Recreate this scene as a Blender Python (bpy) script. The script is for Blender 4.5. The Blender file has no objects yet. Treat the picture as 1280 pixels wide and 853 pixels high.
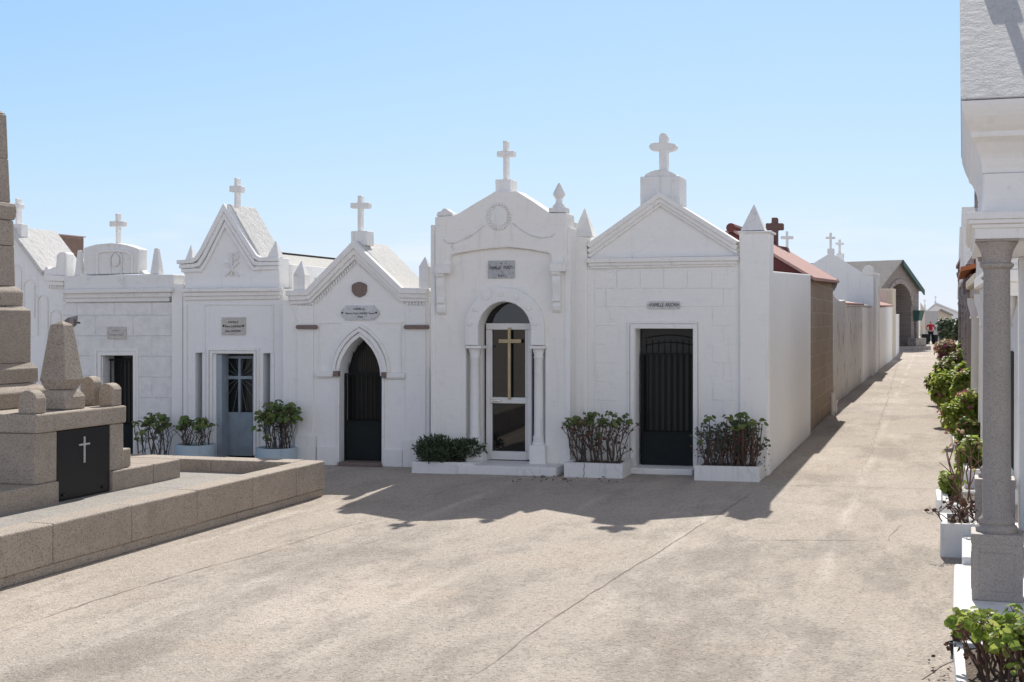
import bpy, bmesh, math, random
from mathutils import Vector, Matrix
R = math.radians
sc = bpy.context.scene
COL = sc.collection
rnd = random.Random(7)

# ------------------------------------------------------------------ camera and frames
F, HZ, HC = 1700.0, 402.0, 1.8
cam = bpy.data.cameras.new("camera")
cam.sensor_width = 36.0
cam.lens = 36.0 * F / 1280.0
cam.shift_y = -(426.5 - HZ) / 1280.0
cam.clip_start = 0.1
cam.clip_end = 6000
camo = bpy.data.objects.new("camera", cam)
COL.objects.link(camo)
camo.location = (0, 0, HC)
camo.rotation_euler = (R(90), 0, 0)
sc.camera = camo

O = Vector((2.94, 15.87, 0))                       # street corner of the tomb row
U = Vector((math.cos(R(14)), -math.sin(R(14)), 0))  # along the row
V = Vector((math.sin(R(17)), math.cos(R(17)), 0))   # into the row / down the alley
W = Vector((math.cos(R(17)), -math.sin(R(17)), 0))  # across the alley
Z = Vector((0, 0, 1))


def unp(px, py, t):
    """photo pixel -> (s, z) on the row plane set back by t."""
    d = (px - 640) / F
    s = (d * (O.y + t * V.y) - O.x - t * V.x) / (U.x - d * U.y)
    D = O.y + s * U.y + t * V.y
    return s, HC + (HZ - py) / F * D


def P(s, t, z):
    return O + U * s + V * t + Z * z


def AB(a, b, z=0.0):
    return V * a + W * b + Z * z


def gp(px, py, z=0.0):
    """point at height z seen at a pixel"""
    D = (HC - z) * F / (py - HZ)
    return Vector(((px - 640) / F * D, D, z))


def at(px, py, D):
    return Vector(((px - 640) / F * D, D, HC + (HZ - py) / F * D))


def to_ab(p):
    return p.x * V.x + p.y * V.y, p.x * W.x + p.y * W.y


# ------------------------------------------------------------------ materials
def nt(name):
    m = bpy.data.materials.new(name)
    m.use_nodes = True
    t = m.node_tree
    b = t.nodes["Principled BSDF"]
    return m, t, b


def N(t, typ, **kw):
    n = t.nodes.new(typ)
    for k, v in kw.items():
        if k in n.inputs:
            n.inputs[k].default_value = v
        else:
            setattr(n, k, v)
    return n


def mixc(t, fac, a, b):
    m = t.nodes.new("ShaderNodeMix")
    m.data_type = 'RGBA'
    for sock, v in ((m.inputs[0], fac), (m.inputs[6], a), (m.inputs[7], b)):
        if hasattr(v, "is_output"):
            t.links.new(v, sock)
        elif isinstance(v, (int, float)):
            sock.default_value = v
        else:
            sock.default_value = (v[0], v[1], v[2], 1)
    return m.outputs[2]


def ramp(t, src, p0, p1):
    r = t.nodes.new("ShaderNodeValToRGB")
    r.color_ramp.elements[0].position = p0
    r.color_ramp.elements[1].position = p1
    t.links.new(src, r.inputs[0])
    return r.outputs[0]


def coords(t, scale=(1, 1, 1), kind="Object"):
    c = t.nodes.new("ShaderNodeTexCoord")
    mp = t.nodes.new("ShaderNodeMapping")
    mp.inputs["Scale"].default_value = scale
    t.links.new(c.outputs[kind], mp.inputs[0])
    return mp.outputs[0]


def noise(t, co, scale, detail=6, rough=0.55):
    n = t.nodes.new("ShaderNodeTexNoise")
    n.inputs["Scale"].default_value = scale
    n.inputs["Detail"].default_value = detail
    n.inputs["Roughness"].default_value = rough
    t.links.new(co, n.inputs["Vector"])
    return n.outputs[0]


def bump(t, b, h, strength, dist):
    n = t.nodes.new("ShaderNodeBump")
    n.inputs["Strength"].default_value = strength
    n.inputs["Distance"].default_value = dist
    t.links.new(h, n.inputs["Height"])
    t.links.new(n.outputs[0], b.inputs["Normal"])


def addh(t, a, b, k):
    m = t.nodes.new("ShaderNodeMath")
    m.operation = 'MULTIPLY_ADD'
    t.links.new(b, m.inputs[0])
    m.inputs[1].default_value = k
    t.links.new(a, m.inputs[2])
    return m.outputs[0]


def plaster(name, base, dirt, dirty=0.35, streak=0.25, rough_bump=0.5, peel=None):
    m, t, b = nt(name)
    co = coords(t)
    big = ramp(t, noise(t, co, 1.3, 5), 0.42, 0.72)
    c = mixc(t, 0.0, base, base)
    k = N(t, "ShaderNodeMath", operation='MULTIPLY')
    t.links.new(big, k.inputs[0]); k.inputs[1].default_value = dirty * 0.45
    c = mixc(t, k.outputs[0], base, [x * 0.86 for x in base[:2]] + [base[2] * 0.82])
    fine = ramp(t, noise(t, co, 9, 8, 0.7), 0.56, 0.78)
    k2 = N(t, "ShaderNodeMath", operation='MULTIPLY')
    t.links.new(fine, k2.inputs[0]); k2.inputs[1].default_value = dirty
    c = mixc(t, k2.outputs[0], c, dirt)
    cs = coords(t, (7, 7, 0.7))
    st = ramp(t, noise(t, cs, 1.6, 6, 0.65), 0.56, 0.74)
    k3 = N(t, "ShaderNodeMath", operation='MULTIPLY')
    t.links.new(st, k3.inputs[0]); k3.inputs[1].default_value = streak
    c = mixc(t, k3.outputs[0], c, dirt)
    br_ = noise(t, coords(t, (1.5, 1.5, 22)), 3.0, 6, .7)
    rb = ramp(t, br_, .35, .75)
    k4 = N(t, "ShaderNodeMath", operation='MULTIPLY'); t.links.new(rb, k4.inputs[0]); k4.inputs[1].default_value = .5
    c = mixc(t, k4.outputs[0], c, [x * .93 for x in base])
    wv = t.nodes.new("ShaderNodeVectorMath"); wv.operation = 'MULTIPLY_ADD'
    nn_ = t.nodes.new("ShaderNodeTexNoise"); nn_.inputs["Scale"].default_value = 3.0; nn_.inputs["Detail"].default_value = 6
    t.links.new(co, nn_.inputs["Vector"])
    t.links.new(nn_.outputs["Color"], wv.inputs[0]); wv.inputs[1].default_value = (.5, .5, .5); t.links.new(co, wv.inputs[2])
    vc = t.nodes.new("ShaderNodeTexVoronoi"); vc.feature = 'DISTANCE_TO_EDGE'; vc.inputs["Scale"].default_value = .55
    t.links.new(wv.outputs[0], vc.inputs["Vector"])
    cr_ = t.nodes.new("ShaderNodeMath"); cr_.operation = 'LESS_THAN'; cr_.inputs[1].default_value = .0035
    t.links.new(vc.outputs["Distance"], cr_.inputs[0])
    mk = ramp(t, noise(t, co, .9, 3), .5, .56)
    k5 = N(t, "ShaderNodeMath", operation='MULTIPLY'); t.links.new(cr_.outputs[0], k5.inputs[0]); t.links.new(mk, k5.inputs[1])
    k6 = N(t, "ShaderNodeMath", operation='MULTIPLY'); t.links.new(k5.outputs[0], k6.inputs[0]); k6.inputs[1].default_value = .16
    c = mixc(t, k6.outputs[0], c, dirt)
    chip = ramp(t, noise(t, coords(t, (1, 1, .8)), 4.2, 10, .74), .665, .685)
    kc = N(t, "ShaderNodeMath", operation='MULTIPLY'); t.links.new(chip, kc.inputs[0]); kc.inputs[1].default_value = .55
    c = mixc(t, kc.outputs[0], c, [x * 1.2 for x in dirt])
    if peel:
        pl = ramp(t, noise(t, coords(t, (1, 1, 0.6)), 2.6, 9, 0.72), 0.56, 0.6)
        c = mixc(t, pl, c, peel)
    t.links.new(c, b.inputs["Base Color"])
    b.inputs["Roughness"].default_value = 0.9
    b.inputs["Specular IOR Level"].default_value = 0.2
    h = addh(t, noise(t, co, 14, 6, 0.6), noise(t, co, 70, 4, 0.6), 0.35)
    bump(t, b, h, rough_bump, 0.012)
    return m


def stone(name, c1, c2, c3, scale=130.0, bmp=0.5, rough=0.85, stain=(0.16, 0.14, 0.12), st_amt=0.35):
    m, t, b = nt(name)
    co = coords(t)
    v = t.nodes.new("ShaderNodeTexVoronoi")
    v.inputs["Scale"].default_value = scale
    t.links.new(co, v.inputs["Vector"])
    sep = t.nodes.new("ShaderNodeSeparateColor")
    t.links.new(v.outputs["Color"], sep.inputs[0])
    c = mixc(t, ramp(t, sep.outputs[0], 0.3, 0.9), c1, c2)
    c = mixc(t, ramp(t, sep.outputs[1], 0.78, 0.92), c, c3)
    n = ramp(t, noise(t, co, 3.0, 7, 0.65), 0.45, 0.75)
    k = N(t, "ShaderNodeMath", operation='MULTIPLY')
    t.links.new(n, k.inputs[0]); k.inputs[1].default_value = st_amt
    c = mixc(t, k.outputs[0], c, stain)
    oi = t.nodes.new("ShaderNodeObjectInfo")
    kk = N(t, "ShaderNodeMath", operation='MULTIPLY'); t.links.new(oi.outputs["Random"], kk.inputs[0]); kk.inputs[1].default_value = .2
    c = mixc(t, kk.outputs[0], c, [x * .55 for x in c1])
    lic = ramp(t, noise(t, co, 5.5, 10, .75), .60, .68)
    kl = N(t, "ShaderNodeMath", operation='MULTIPLY'); t.links.new(lic, kl.inputs[0]); kl.inputs[1].default_value = st_amt * .7
    c = mixc(t, kl.outputs[0], c, [min(.6, x * 1.25) for x in c1])
    t.links.new(c, b.inputs["Base Color"])
    b.inputs["Roughness"].default_value = rough
    h = addh(t, noise(t, co, 45, 5, 0.65), v.outputs["Distance"], 0.5)
    bump(t, b, h, bmp, 0.008)
    return m


def paint(name, col, rough=0.5, metallic=0.0, var=0.12, spec=0.4):
    m, t, b = nt(name)
    co = coords(t)
    n = ramp(t, noise(t, co, 6, 6, 0.65), 0.35, 0.75)
    c = mixc(t, n, col, [x * (1 - var * 2) for x in col])
    t.links.new(c, b.inputs["Base Color"])
    b.inputs["Roughness"].default_value = rough
    b.inputs["Metallic"].default_value = metallic
    b.inputs["Specular IOR Level"].default_value = spec
    bump(t, b, noise(t, co, 90, 3), 0.15, 0.004)
    return m


def leafmat(name, cols, trans=0.35):
    m, t, b = nt(name)
    g = t.nodes.new("ShaderNodeNewGeometry")
    r = t.nodes.new("ShaderNodeValToRGB")
    el = r.color_ramp.elements
    while len(el) < len(cols):
        el.new(0.5)
    for i, c in enumerate(cols):
        el[i].position = i / max(1, len(cols) - 1)
        el[i].color = (*c, 1)
    t.links.new(g.outputs["Random Per Island"], r.inputs[0])
    t.links.new(r.outputs[0], b.inputs["Base Color"])
    b.inputs["Roughness"].default_value = 0.5
    tr = t.nodes.new("ShaderNodeBsdfTranslucent")
    t.links.new(r.outputs[0], tr.inputs[0])
    mx = t.nodes.new("ShaderNodeMixShader")
    mx.inputs[0].default_value = trans
    t.links.new(b.outputs[0], mx.inputs[1])
    t.links.new(tr.outputs[0], mx.inputs[2])
    t.links.new(mx.outputs[0], t.nodes["Material Output"].inputs[0])
    return m


M = {}
M['white'] = plaster("whitewash", (0.83, 0.82, 0.80), (0.42, 0.40, 0.38), 0.22, 0.22)
M['white_b'] = plaster("whitewash_cool", (0.815, 0.815, 0.81), (0.40, 0.39, 0.38), 0.26, 0.26)
M['white_c'] = plaster("whitewash_warm", (0.825, 0.805, 0.77), (0.42, 0.39, 0.34), 0.26, 0.26)
M['trim'] = plaster("whitewash_trim", (0.81, 0.80, 0.78), (0.36, 0.35, 0.33), 0.34, 0.38, 0.45)
M['weather'] = plaster("weathered_whitewash", (0.76, 0.755, 0.74), (0.27, 0.26, 0.25), 0.48, 0.4)
M['roof_white'] = plaster("rough_white_roof", (0.60, 0.59, 0.57), (0.22, 0.21, 0.20), 0.75, 0.3, 1.6)
M['slate'] = plaster("pale_slate", (0.50, 0.49, 0.46), (0.20, 0.19, 0.18), 0.9, 0.4, 1.4)
M['peel'] = plaster("peeling_whitewash", (0.70, 0.67, 0.63), (0.32, 0.29, 0.26), 0.45, 0.4, 0.8, peel=(0.40, 0.35, 0.31))
M['shade_grey'] = plaster("stained_shade_grey_render", (0.46, 0.45, 0.44), (0.2, 0.19, 0.18), 0.6, 0.5)  # grey base tone holds the shade on the far wall, with stains over it
M['cream'] = plaster("cream_render", (0.62, 0.55, 0.44), (0.34, 0.29, 0.23), 0.3, 0.3)
M['pinkwall'] = plaster("pinkish_render", (0.50, 0.40, 0.36), (0.28, 0.23, 0.2), 0.35, 0.3)
M['granite'] = stone("granite", (0.47, 0.395, 0.32), (0.385, 0.325, 0.265), (0.19, 0.16, 0.135), 150, 1.0)
M['granite_rough'] = stone("hammered_granite", (0.48, 0.405, 0.33), (0.385, 0.325, 0.265), (0.22, 0.185, 0.155), 110, 1.8)
M['granite_grey'] = stone("grey_granite", (0.42, 0.375, 0.335), (0.36, 0.32, 0.285), (0.25, 0.22, 0.2), 200, 0.3, 0.7, (0.2, 0.175, 0.15), 0.25)
M['greystone'] = stone("grey_stone", (0.34, 0.30, 0.28), (0.27, 0.235, 0.22), (0.16, 0.14, 0.13), 14, 0.6)
M['brown'] = stone("brown_stone", (0.23, 0.17, 0.15), (0.19, 0.14, 0.12), (0.12, 0.09, 0.08), 150, 0.3)
M['plaque_w'] = stone("pale_marble", (0.56, 0.53, 0.49), (0.50, 0.47, 0.44), (0.44, 0.42, 0.40), 60, 0.1, 0.5, (0.38, 0.35, 0.32), 0.4)
M['plaque_g'] = stone("grey_marble", (0.46, 0.465, 0.47), (0.40, 0.40, 0.405), (0.3, 0.3, 0.31), 40, 0.1, 0.45, (0.25, 0.25, 0.25), 0.5)
M['plaque_l'] = stone("light_grey_marble", (0.60, 0.605, 0.61), (0.56, 0.56, 0.565), (0.46, 0.46, 0.47), 40, 0.1, 0.45, (0.4, 0.4, 0.4), 0.3)
M['letter'] = paint("engraved_letters", (0.045, 0.042, 0.04), 0.7)
M['iron'] = paint("dark_iron_paint", (0.010, 0.013, 0.014), 0.6, 0.0, 0.12, 0.2)
M['iron_panel'] = paint("dark_sheet_iron", (0.016, 0.021, 0.022), 0.6, 0.0, 0.15, 0.15)
M['black'] = paint("black_painted_iron", (0.007, 0.007, 0.009), 0.5, 0.0, 0.2)
M['alu'] = paint("white_lacquered_aluminium", (0.74, 0.73, 0.72), 0.3, 0.0, 0.04)
M['gold'] = paint("brushed_brass", (0.46, 0.37, 0.22), 0.4, 0.15, 0.12)
M['chrome'] = paint("steel", (0.6, 0.6, 0.6), 0.25, 1.0)
M['bluedoor'] = paint("grey_blue_door_paint", (0.27, 0.33, 0.38), 0.5, 0.0, 0.15)
M['bluepot'] = plaster("pale_blue_paint", (0.47, 0.57, 0.63), (0.22, 0.26, 0.28), 0.3, 0.35)
M['slot_dark'] = paint("dull_grey_iron", (0.12, 0.14, 0.15), 0.6)
M['slot'] = paint("blue_grey_recess", (0.34, 0.39, 0.44), 0.7)
M['redroof'] = plaster("red_roof_paint", (0.42, 0.255, 0.225), (0.24, 0.14, 0.12), 0.6, 0.3, 0.8)
M['redtrim'] = plaster("dark_red_paint", (0.14, 0.05, 0.045), (0.08, 0.03, 0.03), 0.4, 0.3)
M['redstone'] = stone("red_stone", (0.20, 0.11, 0.095), (0.15, 0.085, 0.075), (0.08, 0.05, 0.05), 60, 0.5)
M['terracotta'] = plaster("terracotta", (0.42, 0.15, 0.07), (0.2, 0.09, 0.06), 0.4, 0.2)
M['green_trim'] = paint("green_copper_paint", (0.05, 0.12, 0.10), 0.55)
M['soil'] = stone("dry_soil", (0.11, 0.08, 0.06), (0.07, 0.05, 0.035), (0.2, 0.16, 0.12), 90, 1.0, 0.95)
M['cement'] = stone("pale_cement", (0.37, 0.345, 0.31), (0.32, 0.30, 0.27), (0.22, 0.2, 0.18), 60, 0.9, 0.9, (0.2, 0.185, 0.165), 0.7)
M['stem'] = paint("woody_stems", (0.15, 0.085, 0.06), 0.8, 0, 0.25)
M['stem_dark'] = paint("dark_woody_stems", (0.12, 0.095, 0.08), 0.8, 0, 0.25)
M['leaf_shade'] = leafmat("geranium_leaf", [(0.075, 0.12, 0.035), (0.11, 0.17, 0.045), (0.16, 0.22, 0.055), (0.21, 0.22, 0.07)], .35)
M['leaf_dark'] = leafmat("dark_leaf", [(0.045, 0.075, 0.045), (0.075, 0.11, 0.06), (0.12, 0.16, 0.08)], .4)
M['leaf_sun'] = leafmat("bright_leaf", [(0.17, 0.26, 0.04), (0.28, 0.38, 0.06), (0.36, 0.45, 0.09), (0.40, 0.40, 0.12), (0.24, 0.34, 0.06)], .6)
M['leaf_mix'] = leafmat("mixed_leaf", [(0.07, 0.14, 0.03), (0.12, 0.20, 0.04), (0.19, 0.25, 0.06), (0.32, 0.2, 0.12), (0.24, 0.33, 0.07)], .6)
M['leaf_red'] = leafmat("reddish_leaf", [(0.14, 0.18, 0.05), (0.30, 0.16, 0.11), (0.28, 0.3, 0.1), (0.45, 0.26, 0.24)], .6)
M['leaf_dry'] = leafmat("dried_leaf", [(0.16, 0.07, 0.045), (0.10, 0.05, 0.035), (0.22, 0.11, 0.06)], 0.15)
M['pink'] = leafmat("pink_petal", [(0.50, 0.06, 0.26), (0.62, 0.12, 0.38), (0.42, 0.04, 0.17)], 0.3)
M['white_petal'] = leafmat("white_petal", [(0.7, 0.66, 0.6), (0.75, 0.7, 0.62)], 0.3)
M['red_cloth'] = paint("red_cotton", (0.42, 0.015, 0.025), 0.9, 0, 0.1)
M['dark_cloth'] = paint("dark_trousers", (0.012, 0.013, 0.018), 0.9)
M['skin'] = paint("skin", (0.42, 0.24, 0.17), 0.6, 0, 0.04)
M['hair'] = paint("white_hair", (0.62, 0.6, 0.58), 0.8)
M['shoe'] = paint("shoe_leather", (0.02, 0.018, 0.016), 0.5)
M['blue_plastic'] = paint("blue_plastic", (0.03, 0.09, 0.14), 0.45)

# glass: dark room behind a reflecting pane
m, t, b = nt("dark_glass")
b.inputs["Base Color"].default_value = (0.010, 0.011, 0.012, 1)
b.inputs["Roughness"].default_value = 0.03
b.inputs["Specular IOR Level"].default_value = 0.6
M['glass'] = m
m, t, b = nt("dark_interior_glass")
b.inputs["Base Color"].default_value = (0.024, 0.026, 0.027, 1)
b.inputs["Roughness"].default_value = 0.12
b.inputs["Specular IOR Level"].default_value = 0.22
M['glass_dim'] = m

# coursed blocks (grooves follow the wall, horizontally by z)


def coursed(name, c1, c2, mortar, bw, bh, msize, axis):
    m, t, b = nt(name)
    c = t.nodes.new("ShaderNodeTexCoord")
    dot = t.nodes.new("ShaderNodeVectorMath"); dot.operation = 'DOT_PRODUCT'
    dot.inputs[1].default_value = axis
    t.links.new(c.outputs["Object"], dot.inputs[0])
    sp = t.nodes.new("ShaderNodeSeparateXYZ")
    t.links.new(c.outputs["Object"], sp.inputs[0])
    cb = t.nodes.new("ShaderNodeCombineXYZ")
    t.links.new(dot.outputs["Value"], cb.inputs[0])
    t.links.new(sp.outputs[2], cb.inputs[1])
    # wobble
    br = t.nodes.new("ShaderNodeTexBrick")
    br.inputs["Scale"].default_value = 1.0
    br.inputs["Brick Width"].default_value = bw
    br.inputs["Row Height"].default_value = bh
    br.inputs["Mortar Size"].default_value = msize
    br.inputs["Mortar Smooth"].default_value = 0.3
    br.inputs["Color1"].default_value = (*c1, 1)
    br.inputs["Color2"].default_value = (*c2, 1)
    br.inputs["Mortar"].default_value = (*mortar, 1)
    nz = t.nodes.new("ShaderNodeTexNoise"); nz.inputs["Scale"].default_value = 5
    t.links.new(cb.outputs[0], nz.inputs["Vector"])
    va = t.nodes.new("ShaderNodeVectorMath"); va.operation = 'MULTIPLY_ADD'
    t.links.new(nz.outputs["Color"], va.inputs[0]); va.inputs[1].default_value = (0.02, 0.02, 0)
    t.links.new(cb.outputs[0], va.inputs[2])
    t.links.new(va.outputs[0], br.inputs["Vector"])
    co = coords(t)
    n = ramp(t, noise(t, co, 9, 8, 0.7), 0.4, 0.8)
    k = N(t, "ShaderNodeMath", operation='MULTIPLY'); t.links.new(n, k.inputs[0]); k.inputs[1].default_value = 0.5
    col = mixc(t, k.outputs[0], br.outputs["Color"], [x * 0.55 for x in c1])
    t.links.new(col, b.inputs["Base Color"])
    b.inputs["Roughness"].default_value = 0.95
    inv = N(t, "ShaderNodeMath", operation='SUBTRACT'); inv.inputs[0].default_value = 1.0
    t.links.new(br.outputs["Fac"], inv.inputs[1])
    h = addh(t, inv.outputs[0], noise(t, co, 40, 5, 0.7), 0.8)
    bump(t, b, h, 0.7, 0.012)
    return m


M['block'] = coursed("concrete_block", (0.36, 0.28, 0.20), (0.30, 0.23, 0.17), (0.40, 0.33, 0.255), 0.55, 0.245, 0.016, V)
M['brownblock'] = coursed("brown_block", (0.25, 0.17, 0.135), (0.22, 0.15, 0.12), (0.33, 0.25, 0.21), 0.6, 0.28, 0.012, U)
M['chapelstone'] = coursed("chapel_ashlar", (0.27, 0.235, 0.215), (0.235, 0.205, 0.19), (0.33, 0.3, 0.28), 0.7, 0.35, 0.02, (0.5, 0.85, 0))
M['ashlar'] = coursed("scored_whitewash", (0.79, 0.78, 0.765), (0.77, 0.765, 0.75), (0.70, 0.695, 0.69), 0.55, 0.27, 0.006, U)

# ground
m, t, b = nt("worn_concrete_ground")
co = coords(t)


def scaled(src, k):
    q = N(t, "ShaderNodeMath", operation='MULTIPLY')
    t.links.new(src, q.inputs[0]); q.inputs[1].default_value = k
    return q.outputs[0]


def mathn(op, a, bb):
    q = N(t, "ShaderNodeMath", operation=op)
    for i, x in enumerate((a, bb)):
        if hasattr(x, "is_output"): t.links.new(x, q.inputs[i])
        else: q.inputs[i].default_value = x
    return q.outputs[0]


mpg = t.nodes.new("ShaderNodeMapping"); mpg.inputs["Rotation"].default_value = (0, 0, R(17))
tcg = t.nodes.new("ShaderNodeTexCoord"); t.links.new(tcg.outputs["Object"], mpg.inputs[0])
rot = mpg.outputs[0]                      # x across the alley, y along it
mst = t.nodes.new("ShaderNodeMapping"); mst.inputs["Scale"].default_value = (1, .35, 1); t.links.new(rot, mst.inputs[0])
streak = mst.outputs[0]
n1 = ramp(t, noise(t, co, 0.3, 5, 0.6), 0.38, 0.62)
c = mixc(t, n1, (0.44, 0.385, 0.325), (0.48, 0.42, 0.358))
n2 = ramp(t, noise(t, streak, 1.0, 10, 0.75), 0.49, 0.60)          # worn, gravelly areas
c = mixc(t, scaled(n2, .2), c, (0.30, 0.268, 0.238))
lt = ramp(t, noise(t, streak, 0.6, 9, 0.72), 0.53, 0.62)           # smooth pale remains of the cement skin
c = mixc(t, scaled(lt, .65), c, (0.60, 0.525, 0.45))
pk = ramp(t, noise(t, co, 0.75, 6, 0.7), 0.55, 0.68)
c = mixc(t, scaled(pk, .5), c, (0.52, 0.42, 0.335))
dk = ramp(t, noise(t, co, 2.3, 11, 0.8), 0.56, 0.66)               # dirt
c = mixc(t, scaled(dk, .16), c, (0.21, 0.188, 0.168))
# pale trowelled bands between the cast strips, broken up by wear
sx_ = t.nodes.new("ShaderNodeSeparateXYZ"); t.links.new(rot, sx_.inputs[0])
wob = noise(t, co, .8, 4, .6)
u_ = mathn('ADD', mathn('MULTIPLY', sx_.outputs[0], 1 / 1.24), mathn('MULTIPLY', wob, .16))
fr_ = mathn('FRACT', u_, 0)
dist = mathn('ABSOLUTE', mathn('SUBTRACT', fr_, .5), 0)
band = ramp(t, dist, 0.0, 0.07)
inv_ = mathn('SUBTRACT', 1.0, band)
msk = ramp(t, noise(t, streak, 1.1, 5, .6), .42, .58)
c = mixc(t, scaled(mathn('MULTIPLY', inv_, msk), .8), c, (0.62, 0.555, 0.48))
v = t.nodes.new("ShaderNodeTexVoronoi"); v.inputs["Scale"].default_value = 68
t.links.new(co, v.inputs["Vector"])
sep = t.nodes.new("ShaderNodeSeparateColor"); t.links.new(v.outputs["Color"], sep.inputs[0])
sp = ramp(t, sep.outputs[0], 0.6, 0.95)
c = mixc(t, scaled(sp, .6), c, (0.22, 0.195, 0.17))
sp2 = ramp(t, sep.outputs[1], 0.8, 0.97)
k = N(t, "ShaderNodeMath", operation='MULTIPLY'); t.links.new(sp2, k.inputs[0]); k.inputs[1].default_value = 0.45
c = mixc(t, k.outputs[0], c, (0.60, 0.545, 0.475))
t.links.new(c, b.inputs["Base Color"])
b.inputs["Roughness"].default_value = 0.95
b.inputs["Specular IOR Level"].default_value = 0.15
gr = noise(t, co, 75, 5, 0.75)
rough_ = N(t, "ShaderNodeMath", operation='MULTIPLY'); t.links.new(gr, rough_.inputs[0]); t.links.new(mathn('ADD', scaled(n2, .9), .45), rough_.inputs[1])
h = addh(t, rough_.outputs[0], v.outputs["Distance"], 0.35)
h = addh(t, h, noise(t, co, 1.6, 7, 0.65), 1.6)
bump(t, b, h, 0.85, 0.018)
M['ground'] = m
M['crack'] = stone("dirt_in_crack", (0.27, 0.225, 0.185), (0.22, 0.185, 0.15), (0.33, 0.28, 0.235), 60, 0.3)
M['patch'] = stone("trowelled_cement", (0.50, 0.435, 0.365), (0.465, 0.40, 0.335), (0.36, 0.31, 0.26), 70, 0.5)

# ------------------------------------------------------------------ mesh builder


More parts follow.
